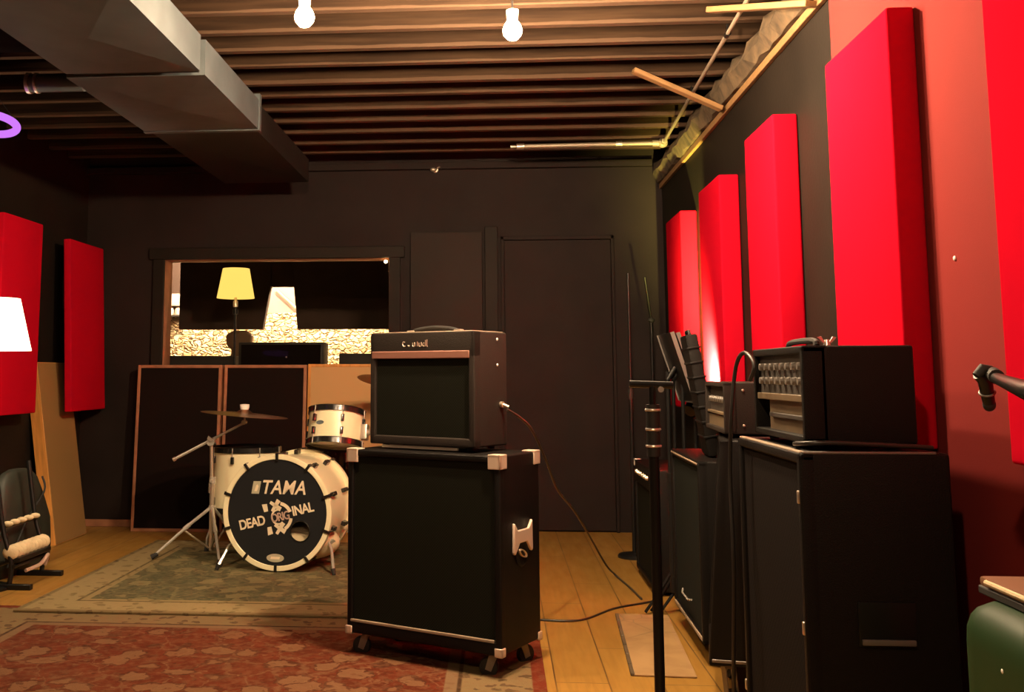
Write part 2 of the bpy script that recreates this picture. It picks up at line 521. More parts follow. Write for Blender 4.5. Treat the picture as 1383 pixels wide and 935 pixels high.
# back wall round the control-room window
WX0, WX1, WZ0, WZ1 = -2.482, -0.79, 1.10, 1.95
bw = B()
bw.box((XL-0.15, YB, 0), (WX0, YB+0.16, DECK))
bw.box((WX1, YB, 0), (XR+0.15, YB+0.16, DECK))
bw.box((WX0, YB, 0), (WX1, YB+0.16, WZ0))
bw.box((WX0, YB, WZ1), (WX1, YB+0.16, DECK))
struct(bw.build('wall_back', M['black_wall'], smooth=False))
sbox('ceiling', (XL-0.15, YF-0.15, DECK), (XR+0.30, YB+0.16, DECK+0.08), M['deck'])
sbox('baseboard_back', (XL+0.02, YB-0.012, 0), (-2.62, YB, 0.05), M['frame_wood'], 0.003)
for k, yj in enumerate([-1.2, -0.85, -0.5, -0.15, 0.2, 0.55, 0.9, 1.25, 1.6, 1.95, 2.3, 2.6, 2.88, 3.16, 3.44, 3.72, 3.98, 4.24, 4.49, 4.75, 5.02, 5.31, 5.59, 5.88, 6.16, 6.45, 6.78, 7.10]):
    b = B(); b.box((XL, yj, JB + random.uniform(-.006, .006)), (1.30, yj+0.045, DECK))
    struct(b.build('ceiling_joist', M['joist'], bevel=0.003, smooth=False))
# ragged ledge along the top of the right wall
b = B()
ny = 90
rows = []
for i in range(ny+1):
    y = YF + 0.01 + (YB - YF - 0.02)*i/ny
    rn = random.uniform
    rows.append([b.bm.verts.new(v) for v in ((XR+0.002, y, 2.462), (XR-0.035+rn(-.012, .008), y, 2.465+rn(-.008, .008)), (XR-0.06+rn(-.02, .015), y, 2.53+rn(-.015, .015)),
                 (XR-0.035+rn(-.02, .02), y, 2.60+rn(-.02, .02)), (XR+0.03+rn(-.02, .02), y, 2.655), (XR+0.14, y, 2.66), (XR+0.14, y, 2.462))])
for a, c in zip(rows, rows[1:]):
    for i in range(7):
        j = (i+1) % 7
        b.bm.faces.new((a[i], a[j], c[j], c[i]))
b.bm.faces.new(rows[0]); b.bm.faces.new(rows[-1][::-1])
struct(b.build('trim_1', M['ledge'], smooth=False))
b = B(); b.box((XR-0.022, YF+0.01, 2.425), (XR-0.001, YB-0.01, 2.46))
struct(b.build('trim_2', M['lumber'], bevel=0.003, smooth=False))
b = B(); b.box((XL, YB-0.05, JB-0.05), (XR-0.07, YB-0.001, JB-0.001))
struct(b.build('trim_3', M['black_wall'], bevel=0.004, smooth=False))

# window to the control room
win = bpy.data.objects.new('window_1', None); C.objects.link(win); win.location = ((WX0+WX1)/2, YB, WZ0); struct(win)
hw, hh = (WX1-WX0)/2, WZ1-WZ0
b = B()
t = 0.075
b.box((-hw-t, -0.03, -t), (-hw+0.008, 0.0, hh+t)); b.box((hw-0.008, -0.03, -t), (hw+t, 0.0, hh+t))
b.box((-hw-t-0.03, -0.04, hh-0.008), (hw+t+0.03, 0.0, hh+t)); b.box((-hw-t, -0.04, -t), (hw+t, 0.0, 0.008))
b.build('window_frame', M['black_wall_side'], win, bevel=0.004, smooth=False)
b = B()
b.box((-hw, 0.0, 0), (-hw+0.012, 0.16, hh)); b.box((hw-0.012, 0.0, 0), (hw, 0.16, hh))
b.box((-hw, 0.0, hh-0.012), (hw, 0.16, hh)); b.box((-hw, 0.0, 0), (hw, 0.16, 0.012))
b.build('window_jamb', M['frame_wood'], win, smooth=False)
b = B(); b.box((-hw+0.012, -0.003, 0.0), (hw-0.012, 0.003, (hh-0.026)/math.cos(R(8.5))))
b.build('window_pane', M['glass'], win, loc=(0, 0.015, 0.014), rot=(R(-8.5), 0, 0), smooth=False)
wb = thing('window_bulb', 'tiny warm bulb in the top corner of the control room window, beside the combo side', 'lamp', (WX1-0.035, YB+0.004, WZ1-0.012))
b = B(); b.cyl((0, 0, -0.004), (0, 0, -0.014), 0.010); b.build('socket', M['socket'], wb)
b = B(); b.sphere((0, 0, -0.022), 0.012); b.build('glass_bulb', M['bulb_tiny'], wb)

# plain black door and post on the back wall
door = bpy.data.objects.new('door_1', None); C.objects.link(door); door.location = (0.42, YB, 0); struct(door)
b = B(); b.box((-0.38, -0.018, 0.01), (0.38, -0.002, 2.06)); b.build('door_leaf', M['black_wall'], door, bevel=0.003, smooth=False)
b = B(); b.box((-0.405, -0.03, 0), (-0.383, 0, 2.09)); b.box((0.383, -0.03, 0), (0.405, 0, 2.09)); b.box((-0.405, -0.03, 2.063), (0.405, 0, 2.09))
b.build('door_frame', M['black_wall'], door, bevel=0.003, smooth=False)
b = B(); b.box((-0.10, YB-0.05, 0), (-0.008, YB-0.001, 2.16))
struct(b.build('trim_4', M['black_wall_side'], bevel=0.004, smooth=False))

# ------------------------------------------------------------------ control room behind the glass
CX0, CX1, CYB, CZ = -4.2, 0.6, 10.9, 2.6
sbox('floor_control_room', (CX0, YB+0.16, -0.12), (CX1, CYB+0.1, 0), M['ctrl_dark'])
sbox('ceiling_control_room', (CX0, YB+0.16, CZ), (CX1, CYB+0.1, CZ+0.08), M['ctrl_dark'])
sbox('wall_control_room_left', (CX0-0.1, YB+0.16, 0), (CX0, CYB, CZ), M['ctrl_dark'])
sbox('wall_control_room_right', (CX1, YB+0.16, 0), (CX1+0.1, CYB, CZ), M['ctrl_dark'])
sbox('wall_control_room_back', (-2.9, CYB, 1.74), (CX1+0.1, CYB+0.12, CZ), M['ctrl_plaster'])
sbox('wall_control_room_corner', (CX0-0.1, CYB, 1.74), (-2.9, CYB+0.12, CZ), M['plaster_shade'])  # weaker light on this end of the plaster, put into the brown colour
sbox('wall_control_room_stone', (CX0-0.1, CYB-0.06, 0), (CX1+0.1, CYB+0.12, 1.74), M['stone'])

def hanging_baffle(pts, y, label):
    o = B(); o.prism(pts, 0.08)
    q = o.build('acoustic_baffle', M['ctrl_dark'], loc=(0, y, 0), bevel=0.006)
    return tag(q, label, 'acoustic panel', None)
hanging_baffle([(-3.02, 1.515), (-2.215, 1.515), (-2.145, 1.92), (-2.145, 2.597), (-3.02, 2.597)], 9.6, 'dark baffle hung behind the yellow shaded lamp in the control room')
hanging_baffle([(-1.885, 1.515), (-0.6, 1.515), (-0.6, 2.597), (-1.925, 2.597), (-1.925, 1.92)], 9.6, 'wide dark baffle filling the right half of the control room window')
b = B(); b.box((-2.143, 9.62, 1.915), (-1.927, 9.68, 2.597))
tag(b.build('acoustic_baffle', M['ctrl_dark'], bevel=0.004), 'narrow dark baffle above the bright slot in the control room', 'acoustic panel')

# floor lamp with a yellow shade
lp = thing('floor_lamp', 'floor lamp with lit yellow shade behind the control room glass', 'lamp', (-2.22, 8.6, 0))
b = B(); b.lathe([(0.0, 0), (0.13, 0), (0.13, 0.015), (0.02, 0.03), (0, 0.03)], 28); b.build('base', M['black_metal'], lp)
b = B(); b.cyl((0, 0, 0.02), (0, 0, 1.72), 0.011); b.cyl((0, 0, 1.60), (0, 0, 1.64), 0.022); b.build('pole', M['black_metal'], lp)
b = B(); b.cyl((0, 0, 1.66), (0, 0, 1.71), 0.02); b.cyl((0, 0, 1.69), (0, 0, 1.74), 0.012); b.build('lamp_socket', M['nickel'], lp)
b = B(); b.lathe([(0.158, 1.735), (0.112, 1.985), (0.109, 1.985), (0.155, 1.735)], 40, Matrix.Rotation(R(4), 4, 'Y') if False else None, closed=True)
b.build('lamp_shade', M['shade_yellow'], lp)

# wall heater, bottles on a little shelf, pale pipe, console, monitor, chair
b = B(); b.box((-0.11, -0.09, 0), (0.11, 0.0, 0.13), bevel=0.012); ac = b.build('wall_unit', M['white_plastic'], loc=(-3.50, CYB-0.001, 1.82))
tag(ac, 'small white box mounted on the control room rear wall', 'wall unit')
sh = thing('wall_shelf', 'small dark shelf on the stone wall holding white jars', 'shelf', (-3.48, CYB-0.061, 1.70))
b = B(); b.box((-0.16, -0.12, 0), (0.16, 0, 0.02)); b.build('board', M['console'], sh, bevel=0.003)
b = B(); b.prism([(0, 0), (0, -0.08), (0.0, -0.08)], 0.01) if False else b.box((-0.12, -0.09, -0.03), (-0.10, 0, 0.0)); b.build('bracket', M['black_metal'], sh)
b = B(); b.box((0.10, -0.09, -0.03), (0.12, 0, 0.0)); b.build('bracket', M['black_metal'], sh)
def jar(x, label):
    j = B(); j.lathe([(0, 0), (0.032, 0), (0.035, 0.02), (0.032, 0.055), (0.022, 0.065), (0.022, 0.075), (0, 0.075)], 20)
    q = j.build('jar', M['white_plastic'], loc=(x, CYB-0.12, 1.721))
    return tag(q, label, 'jar', 'white jars on the control room shelf')
jar(-3.555, 'white jar on the dark shelf, farthest from the yellow lamp')
jar(-3.48, 'middle white jar of three on the dark shelf')
jar(-3.405, 'white jar on the dark shelf, closest to the yellow lamp')
b = B(); b.tube([(-2.36, 0, 1.98), (-2.12, 0, 1.76)], 0.014)
tag(b.build('wall_pipe', M['pipe'], loc=(0, CYB-0.03, 0)), 'pale slanted pipe on the rear wall seen through the bright slot', 'pipe')
mo = thing('monitor_speaker', 'long black centre speaker lying on the control room desk', 'speaker', (-1.845, 8.8, 1.02))
b = B(); b.box((-0.365, -0.11, 0), (0.365, 0.13, 0.345), bevel=0.01); b.build('body', M['console'], mo)
b = B(); b.box((-0.34, -0.118, 0.02), (0.34, -0.109, 0.325)); b.build('grille', M['black_fabric'], mo)
b = B(); b.cyl((0.05, -0.117, 0.22), (0.05, -0.125, 0.22), 0.007); b.build('power_light', M['white_plastic'], mo)
ds = thing('mixing_desk', 'dark mixing desk under the control room window', 'desk', (-2.0, 8.75, 0))
b = B(); b.box((-1.0, -0.25, 0.94), (1.1, 0.45, 1.015), bevel=0.006); b.build('desk_top', M['console'], ds)
for sx in (-0.94, 1.04):
    b = B(); b.box((sx-0.03, -0.2, 0), (sx+0.03, 0.4, 0.94)); b.build('leg', M['console'], ds)
b = B(); b.prism([(-0.9, 1.016), (-0.9, 1.255), (-0.25, 1.25), (-0.25, 1.016)], 0.25); b.build('rack_box', M['console'], ds, bevel=0.01)
b = B(); b.box((0.65, -0.05, 1.016), (0.95, 0.3, 1.27), bevel=0.01); b.build('side_box', M['console'], ds)
ch = thing('desk_chair', 'brown high-backed chair behind the control room desk', 'chair', (-2.42, 9.32, 0))
b = B(); b.box((-0.24, -0.24, 0.44), (0.24, 0.24, 0.52), bevel=0.03, seg=3); b.build('seat', M['chair_brown'], ch)
b = B()
b.prism([(-0.20, 0.5), (-0.22, 0.8), (-0.19, 1.17), (-0.12, 1.24), (-0.07, 1.28), (-0.07, 1.33), (-0.12, 1.36), (-0.13, 1.46), (-0.06, 1.50), (0.06, 1.50), (0.13, 1.46), (0.12, 1.36), (0.07, 1.33), (0.07, 1.28), (0.12, 1.24), (0.19, 1.17), (0.22, 0.8), (0.20, 0.5)], 0.08)
b.build('backrest', M['chair_brown'], ch, loc=(0, 0.2, 0), bevel=0.02)
b = B(); b.cyl((0, 0, 0.08), (0, 0, 0.44), 0.025); b.build('post', M['black_metal'], ch)
for k in range(5):
    a = 2*PI*k/5
    b = B(); b.tube([(0, 0, 0.10), (0.28*math.cos(a), 0.28*math.sin(a), 0.06)], 0.018); b.cyl((0.28*math.cos(a)-.012, 0.28*math.sin(a), 0.03), (0.28*math.cos(a)+.012, 0.28*math.sin(a), 0.03), 0.03); b.build('leg', M['black_metal'], ch)
# lights of the control room: two ceiling spots washing the stone
def wash(x, label):
    t_ = thing('ceiling_spot', label, 'lamp', (x, 10.25, CZ))
    o = B(); o.cyl((0, 0, -0.10), (0, 0, 0), 0.05); o.build('housing', M['black_metal'], t_)
    o = B(); o.sphere((0, 0.0, -0.115), 0.035); o.build('bulb', M['bulb_ctrl'], t_)
M['bulb_ctrl'] = emit('control_room_bulb', (1.0, 0.74, 0.46), 6500)
wash(-3.1, 'ceiling spot in the control room above the white wall box')
wash(-2.05, 'ceiling spot in the control room above the bright slot')
wash(-1.0, 'ceiling spot in the control room at the far end of the stone')

# ------------------------------------------------------------------ wall panels
def panel(lo, hi, label, group):
    c = [(a+b_)/2 for a, b_ in zip(lo, hi)]
    o = B()
    vs = o.box([a-c_ for a, c_ in zip(lo, c)], [a-c_ for a, c_ in zip(hi, c)], bevel=0.010, seg=3)
    q = o.build('acoustic_absorber', M['red_fabric'], loc=c, angle=60)
    return tag(q, label, 'acoustic panel', group)
GR = 'red fabric panels on the right wall'
XP = 1.08
panel((XP, 6.22, 0.90), (XR-0.002, 6.75, 2.07), 'bright red wall panel farthest away on the right wall, smallest of its row', GR)
panel((XP, 5.12, 0.90), (XR-0.002, 5.64, 2.075), 'red wall panel with a glaring pale glow on its lower face', GR)
panel((XP, 4.10, 0.90), (XR-0.002, 4.57, 2.12), 'red wall panel just before the tall one, above the rear amplifier head', GR)
panel((XP, 2.88, 0.90), (XR-0.024, 3.43, 2.115), 'tall red wall panel overlapping the dull red covering', GR)
panel((XP, 1.80, 0.91), (XR-0.024, 2.33, 2.115), 'red wall panel behind the drooping microphone, cut by the frame', GR)
b = B(); b.box((XR-0.022, 0.6, 0.02), (XR-0.001, 3.60, 2.42))
tag(b.build('wall_covering', M['red_wall'], bevel=0.002), 'flat dull red covering on the wall behind the tall panel', 'wall covering')
GL = 'red fabric panels on the left wall'
panel((XL+0.002, 5.87, 0.855), (-2.92, 6.40, 2.055), 'red panel on the left wall behind the glowing white shade', GL)
q = panel((-2.945, 6.83, 0.845), (-2.895, 7.43, 2.02), 'darker red panel in the left back corner beside the window', GL)
q.rotation_euler = (0, -R(2.6), 0)
o = B(); o.box((-0.10, -0.15, 0.12), (-0.02, 0.15, 0.35)); o.build('mounting_block', M['black_wall_side'], q, smooth=False)
def pin(x, y, z, label):
    o = B(); o.sphere((0, 0, 0), 0.0065, (0.5, 1, 1)); q = o.build('push_pin', M['white_dot'], loc=(x, y, z)); return tag(q, label, 'pin')
pin(XR-0.024, 2.72, 1.392, 'white pin head on the dull red covering, close to the tall panel')
pin(XR-0.024, 2.46, 1.42, 'white pin head on the dull red covering, close to the frame-cut panel')
b = B(); b.box((-0.26, -0.045, 0), (0.26, 0, 0.78), bevel=0.008)
tag(b.build('acoustic_absorber', M['tolex_grey'], loc=(-0.38, YB-0.001, 1.345)), 'square charcoal panel on the back wall above the combo amplifier', 'acoustic panel')

# ------------------------------------------------------------------ gobos along the back wall
def gobo(x0, x1, h, fabric, frame, label, group=None, lean=3.0, side='frame', y=7.28, fw=0.022, skew=0.0):
    w = x1 - x0
    g = thing('gobo', label, 'gobo', ((x0+x1)/2, y, 0), rot=(-R(lean), R(skew), 0), group=group)
    o = B()
    o.box((-w/2, 0, 0), (-w/2+fw, 0.09, h)); o.box((w/2-fw, 0, 0), (w/2, 0.09, h))
    o.box((-w/2+fw, 0, 0), (w/2-fw, 0.09, fw)); o.box((-w/2+fw, 0, h-fw), (w/2-fw, 0.09, h))
    o.build('frame', frame, g, bevel=0.003)
    o = B(); o.box((-w/2+fw, 0.004, fw), (w/2-fw, 0.086, h-fw)); o.build('fabric', fabric, g, smooth=False)
    return g
GG = 'gobos standing along the back wall'
gobo(-2.60, -1.985, 1.165, M['black_fabric'], M['frame_wood'], 'black gobo with thin reddish wood frame, nearest the left wall', GG)
gobo(-1.965, -1.37, 1.165, M['black_fabric'], M['frame_wood'], 'black gobo behind the cymbal, between another black one and a tan one', GG)
gobo(-1.36, -0.77, 1.17, M['tan_fabric'], M['orange_wood'], 'tan fabric gobo behind the rack tom', GG, fw=0.02)
# brown board leaning on the left wall
g = thing('gobo', 'brown burlap gobo with orange pine edge leaning on the left wall', 'gobo', (-2.86, 6.90, 0), rot=(0, -R(8.5), 0))
b = B(); b.box((-0.085, -0.25, 0), (-0.004, -0.225, 1.19)); b.box((-0.085, 0.235, 0), (-0.004, 0.25, 1.19)); b.box((-0.085, -0.225, 0), (-0.004, 0.235, 0.02)); b.box((-0.085, -0.225, 1.17), (-0.004, 0.235, 1.19))
b.build('frame', M['orange_wood'], g, bevel=0.003)
b = B(); b.box((-0.08, -0.245, 0.005), (0.0, 0.245, 1.185)); b.build('fabric', M['brown_fabric'], g, smooth=False)

# ------------------------------------------------------------------ rugs
def rug(name, x0, x1, y0, y1, z0, z1, m, label, fringe=None):
    w, d = x1-x0, y1-y0
    o = B(); o.box((-w/2, -d/2, 0), (w/2, d/2, z1-z0), bevel=0.003)
    q = o.build(name, m, loc=((x0+x1)/2, (y0+y1)/2, z0))
    return tag(q, label, 'rug')
gx0, gx1, gy0, gy1 = -2.24, 0.08, 4.76, 6.78
mg = rug_material('faded_green_rug', gx1-gx0, gy1-gy0,
    [(0.03, (0.186, 0.130, 0.062), (0.074, 0.043, 0.019)), (0.21, (0.285, 0.217, 0.105), (0.136, 0.093, 0.043)), (0.225, (0.093, 0.068, 0.031), (0.186, 0.136, 0.062)), (0.26, (0.260, 0.198, 0.093), (0.124, 0.087, 0.037))],
    (0.105, 0.102, 0.053), (0.223, 0.180, 0.087), (0.074, 0.062, 0.031), (0.174, 0.124, 0.056), 6.5)
rug('rug', gx0, gx1, gy0, gy1, 0.0125, 0.0225, mg, 'faded green rug with cream border under the drum kit')
rx0, rx1, ry0, ry1 = -2.40, 0.155, 2.0, 4.90
mr = rug_material('red_persian_rug', rx1-rx0, ry1-ry0,
    [(0.05, (0.143, 0.025, 0.011), (0.121, 0.022, 0.011)), (0.30, (0.198, 0.138, 0.066), (0.055, 0.028, 0.014)), (0.315, (0.055, 0.028, 0.014), (0.055, 0.028, 0.011)), (0.36, (0.187, 0.116, 0.061), (0.165, 0.088, 0.044))],
    (0.129, 0.028, 0.012), (0.198, 0.105, 0.052), (0.055, 0.017, 0.008), (0.143, 0.055, 0.025), 7.0)
rug('rug', rx0, rx1, ry0, ry1, 0.001, 0.011, mr, 'red floral persian rug tucked under the green rug')
b = B(); b.box((-0.115, -0.49, 0), (0.115, 0.49, 0.006)); b2 = b
mt = thing('floor_mat', 'small worn beige mat beside the row of cabinets', 'mat', (0.615, 4.48, 0.001), R(-2.9))
b.build('mat_body', M['mat_beige'], mt, bevel=0.002)
b = B()
for i in range(7): b.box((-0.123, -0.49+0.14*i, 0.0), (-0.108, -0.49+0.14*i+0.13, 0.010))
b.build('binding', M['panel_beige'], mt, bevel=0.002)

# ------------------------------------------------------------------ cabinets and amplifiers
def cab_body(w, d, h, z0, m, parent, rim=0.03, recess=0.022, bev=0.012, bot=None, top=None, slant=0.0):
    """open-fronted shell: outer block whose front face is set back inside a rim; front is -Y"""
    bot = rim if bot is None else bot; top = rim if top is None else top
    o = B()
    y0, y1 = -d/2, d/2
    o.box((-w/2, y0+recess, z0), (w/2, y1, z0+h), bevel=bev, seg=3)
    o.box((-w/2, y0, z0), (-w/2+rim, y0+recess+0.02, z0+h), bevel=min(bev, rim*0.4), seg=3)
    o.box((w/2-rim, y0, z0), (w/2, y0+recess+0.02, z0+h), bevel=min(bev, rim*0.4), seg=3)
    o.box((-w/2, y0, z0), (w/2, y0+recess+0.02, z0+bot), bevel=min(bev, bot*0.4), seg=3)
    o.box((-w/2, y0, z0+h-top), (w/2, y0+recess+0.02, z0+h), bevel=min(bev, top*0.4), seg=3)
    if slant:
        for v in o.bm.verts: v.co.y += (v.co.z - z0)*math.tan(slant) * max(0.0, 1 - (v.co.y - y0)/d)
    return o.build('body', m, parent)
def corner(parent, w, d, h, z0, sx, sy, top, m, s=0.055):
    o = B()
    x, y, z = sx*w/2, sy*d/2, z0 + (h if top else 0)
    e = 0.004
    zi = -1 if top else 1
    o.box((x-sx*s, y-sy*s, z-zi*e), (x+sx*e, y+sy*e, z+zi*0.008))
    o.box((x-sx*s, y-sy*0.008, z-zi*e), (x+sx*e, y+sy*e, z+zi*s))
    o.box((x-sx*0.008, y-sy*s, z-zi*e), (x+sx*e, y+sy*e, z+zi*s))
    return o.build('corner_protector', m, parent, bevel=0.003)
def caster(parent, x, y, ztop, ang=0.0):
    p = B()
    p.box((-0.032, -0.032, ztop-0.004), (0.032, 0.032, ztop))
    p.cyl((0, 0, ztop-0.004), (0, 0, ztop-0.016), 0.02)
    fk = [(-0.012, ztop-0.012), (0.02, ztop-0.012), (0.034, 0.03), (0.012, 0.022)]
    p.prism(fk, 0.003, Matrix.Translation((0, -0.019, 0))); p.prism(fk, 0.003, Matrix.Translation((0, 0.016, 0)))
    c_ = p.build('caster', M['grey_metal'], parent, loc=(x, y, 0), rot=(0, 0, ang))
    q = B(); rr = min(0.036, ztop*0.42)
    q.lathe([(0, -0.012), (rr-0.004, -0.012), (rr, -0.007), (rr, 0.007), (rr-0.004, 0.012), (0, 0.012)], 24, Matrix.Translation((0.022, 0, rr)) @ Matrix.Rotation(PI/2, 4, 'X'))
    q.build('wheel', M['rubber'], c_)
    return c_
def side_handle(parent, w, z, sx=1, m=None):
    """recessed dish with a waisted metal plate over it"""
    x = sx*w/2
    T = Matrix.Translation((x+0.001*sx, 0, z)) @ Matrix.Rotation(sx*PI/2, 4, 'Z')
    plate = [(-0.075, 0.055), (-0.072, 0.060), (-0.045, 0.030), (0.045, 0.030), (0.072, 0.060), (0.075, 0.055), (0.078, -0.05), (0.068, -0.058), (0.045, -0.035), (0.03, -0.018), (-0.03, -0.018), (-0.045, -0.035), (-0.068, -0.058), (-0.078, -0.05)]
    o = B(); o.prism(plate, 0.012, T @ Matrix.Translation((0, -0.012, 0)))
    h_ = o.build('handle', m or M['pale_corner'], parent, bevel=0.004)
    h_['label'] = 'pale metal side handle'
    o = B(); o.lathe([(0.0, -0.001), (0.048, -0.001), (0.052, 0.003), (0.044, 0.006), (0.025, 0.003), (0.0, 0.002)], 28, T @ Matrix.Translation((0, -0.0, -0.055)) @ Matrix.Rotation(PI/2, 4, 'X'))
    o.build('handle_dish', M['black_metal'], h_)
    o = B(); o.torus(0.03, 0.006, 20, 8, T @ Matrix.Translation((0, -0.006, -0.058)) @ Matrix.Rotation(R(25), 4, 'Y') @ Matrix.Diagonal((1.0, 1, 0.35, 1)) @ Matrix.Rotation(PI/2, 4, 'X'))
    o.build('handle_lip', M['nickel'], h_)
    return h_

# main stack in the middle
cb = thing('speaker_cabinet', 'big black speaker cabinet on casters with pale metal corners, under the charcoal combo', 'speaker cabinet', (-0.231, 4.173, 0), R(-28))
w, d, h, z0 = 0.69, 0.325, 0.71, 0.09
cab_body(w, d, h, z0, M['tolex'], cb, rim=0.028, bot=0.05)
b = B(); b.box((-w/2+0.024, -d/2+0.012, z0+0.046), (w/2-0.024, -d/2+0.045, z0+h-0.026)); b.build('grille_cloth', M['grille'], cb, bevel=0.004)
b = B(); b.box((-w/2+0.02, -d/2-0.002, z0+0.044), (w/2-0.03, -d/2+0.010, z0+0.054)); b.build('piping', M['piping'], cb, bevel=0.002)
for sx in (-1, 1):
    for sy in (-1, 1):
        corner(cb, w, d, h, z0, sx, sy, True, M['pale_corner'], 0.05)
        corner(cb, w, d, h, z0, sx, sy, False, M['pale_corner'], 0.028)
side_handle(cb, w, z0+0.40, 1); side_handle(cb, w, z0+0.40, -1)
for sx in (-1, 1):
    for sy in (-1, 1): caster(cb, sx*(w/2-0.06), sy*(d/2-0.06), z0, R(200 if sy < 0 else 60))

co = thing('combo_amplifier', 'charcoal combo amplifier with rose brown strip, on the big black cabinet', 'amplifier', (-0.25, 4.215, 0.8055), R(-31))
w, d, h, z0 = 0.505, 0.245, 0.445, 0.014
o = B()
o.box((-w/2, -d/2+0.03, z0), (w/2, d/2, z0+h), bevel=0.012, seg=3)
o.box((-w/2, -d/2, z0), (-w/2+0.028, -d/2+0.05, z0+h), bevel=0.009, seg=3); o.box((w/2-0.028, -d/2, z0), (w/2, -d/2+0.05, z0+h), bevel=0.009, seg=3)
o.box((-w/2, -d/2, z0), (w/2, -d/2+0.05, z0+0.035), bevel=0.009, seg=3); o.box((-w/2, -d/2, z0+h-0.105), (w/2, -d/2+0.05, z0+h), bevel=0.009, seg=3)
o.build('body', M['tolex_grey'], co)
b = B(); b.box((-w/2+0.024, -d/2+0.012, z0+0.03), (w/2-0.024, -d/2+0.05, z0+h-0.10)); b.build('grille_cloth', M['grille'], co, smooth=False)
b = B(); b.box((-w/2+0.012, -d/2-0.004, z0+h-0.105), (w/2-0.022, -d/2+0.012, z0+h-0.075)); b.build('trim_strip', M['rose_strip'], co, bevel=0.003)
b = B(); b.box((-w/2+0.012, -d/2+0.006, z0+h-0.003), (w/2-0.012, d/2-0.01, z0+h+0.002)); b.build('top_edge', M['piping'], co, bevel=0.002)
b = B()
b.tube([(-0.115, -0.02, z0+h+0.004), (-0.085, -0.02, z0+h+0.014), (0, -0.02, z0+h+0.022), (0.085, -0.02, z0+h+0.014), (0.115, -0.02, z0+h+0.004)], 0.008, 8, smooth=5)
hd = b.build('handle', M['rubber'], co)
for sx in (-1, 1):
    b = B(); b.box((sx*0.115-0.018, -0.032, z0+h+0.001), (sx*0.115+0.018, -0.008, z0+h+0.012), bevel=0.004); b.build('handle_cap', M['nickel'], hd)
# small silver script on the front, drawn as separate pen strokes
sc = B()
def stroke(pts, r=0.0022): sc.tube([(x, -d/2-0.001, z0+h-0.048+z) for x, z in pts], r, 6, smooth=4)
stroke([(-0.075, 0.008), (-0.083, 0.010), (-0.086, 0.0), (-0.080, -0.008), (-0.073, -0.006)])
stroke([(-0.060, -0.004), (-0.054, -0.008), (-0.052, -0.003)])
stroke([(-0.036, 0.006), (-0.037, -0.006), (-0.030, -0.008), (-0.027, 0.006), (-0.026, -0.008)])
stroke([(-0.014, -0.008), (-0.014, 0.010)]); stroke([(-0.006, 0.006), (-0.005, -0.007), (0.004, -0.007), (0.005, 0.007), (0.006, -0.008)])
stroke([(0.020, 0.005), (0.013, 0.002), (0.014, -0.007), (0.022, -0.007), (0.024, 0.003)]); stroke([(0.026, 0.016), (0.025, -0.009)]); stroke([(0.033, 0.018), (0.032, -0.006), (0.036, -0.009)])
sc.build('script_badge', M['nickel'], co)
for z in (h-0.03, h-0.13):
    b = B(); b.sphere((w/2+0.001, 0.045, z0+z), 0.006, (0.6, 1, 1)); b.build('screw', M['white_dot'], co)
b = B(); b.cyl((w/2-0.001, 0.07, z0+0.16), (w/2+0.012, 0.07, z0+0.16), 0.012); b.cyl((w/2+0.01, 0.07, z0+0.16), (w/2+0.03, 0.08, z0+0.15), 0.007); b.build('jack_plug', M['nickel'], co)
for sx in (-1, 1):
    for sy in (-1, 1):
        b = B(); b.cyl((sx*0.2, sy*0.08, 0), (sx*0.2, sy*0.08, z0+0.002), 0.014); b.build('rubber_foot', M['rubber'], co)
b = B(); b.box((-w/2+0.06, -d/2+0.004, 0.001), (w/2-0.08, -d/2+0.012, z0-0.002)); b.build('bottom_rail', M['nickel'], co)

# near stack on the right: cabinet A with a tall amplifier head
ca = thing('speaker_cabinet', 'tall black speaker cabinet against the dull red covering, nearest on the right', 'speaker cabinet', (0.875, 2.87, 0), R(-90))
w, d, h, z0 = 0.64, 0.345, 0.84, 0.075
cab_body(w, d, h, z0, M['tolex'], ca, rim=0.028)
b = B(); b.box((-w/2+0.024, -d/2+0.012, z0+0.024), (w/2-0.024, -d/2+0.045, z0+h-0.024)); b.build('grille_cloth', M['grille_worn'], ca, smooth=False)
b = B(); b.box((-w/2+0.01, -d/2+0.004, z0+h-0.004), (w/2-0.01, -d/2+0.02, z0+h+0.002)); b.build('top_edge', M['piping'], ca, bevel=0.002)
b = B(); b.box((w/2-0.014, -d/2+0.01, z0+h-0.004), (w/2-0.002, d/2-0.03, z0+h+0.0025)); b.build('side_edge', M['grey_metal'], ca, bevel=0.002)
# recessed bar handle in the end facing the camera
b = B()
b.box((w/2-0.001, -0.055, z0+0.40), (w/2+0.004, 0.075, z0+0.50), bevel=0.002)
hp = b.build('handle', M['black_metal'], ca)
b = B(); b.box((w/2+0.003, -0.05, z0+0.405), (w/2+0.012, 0.07, z0+0.418), bevel=0.003); b.build('handle_bar', M['grey_metal'], hp)
for z in (0.12, 0.42, 0.72):
    b = B(); b.box((-w/2+0.004 if z < 0.3 else w/2-0.02, -d/2-0.004, z0+z), (-w/2+0.014 if z < 0.3 else w/2-0.01, -d/2+0.006, z0+z+0.03)); b.build('clip', M['nickel'], ca, bevel=0.002)
for sx in (-1, 1):
    for sy in (-1, 1): caster(ca, sx*(w/2-0.07), sy*(d/2-0.07), z0, R(40))

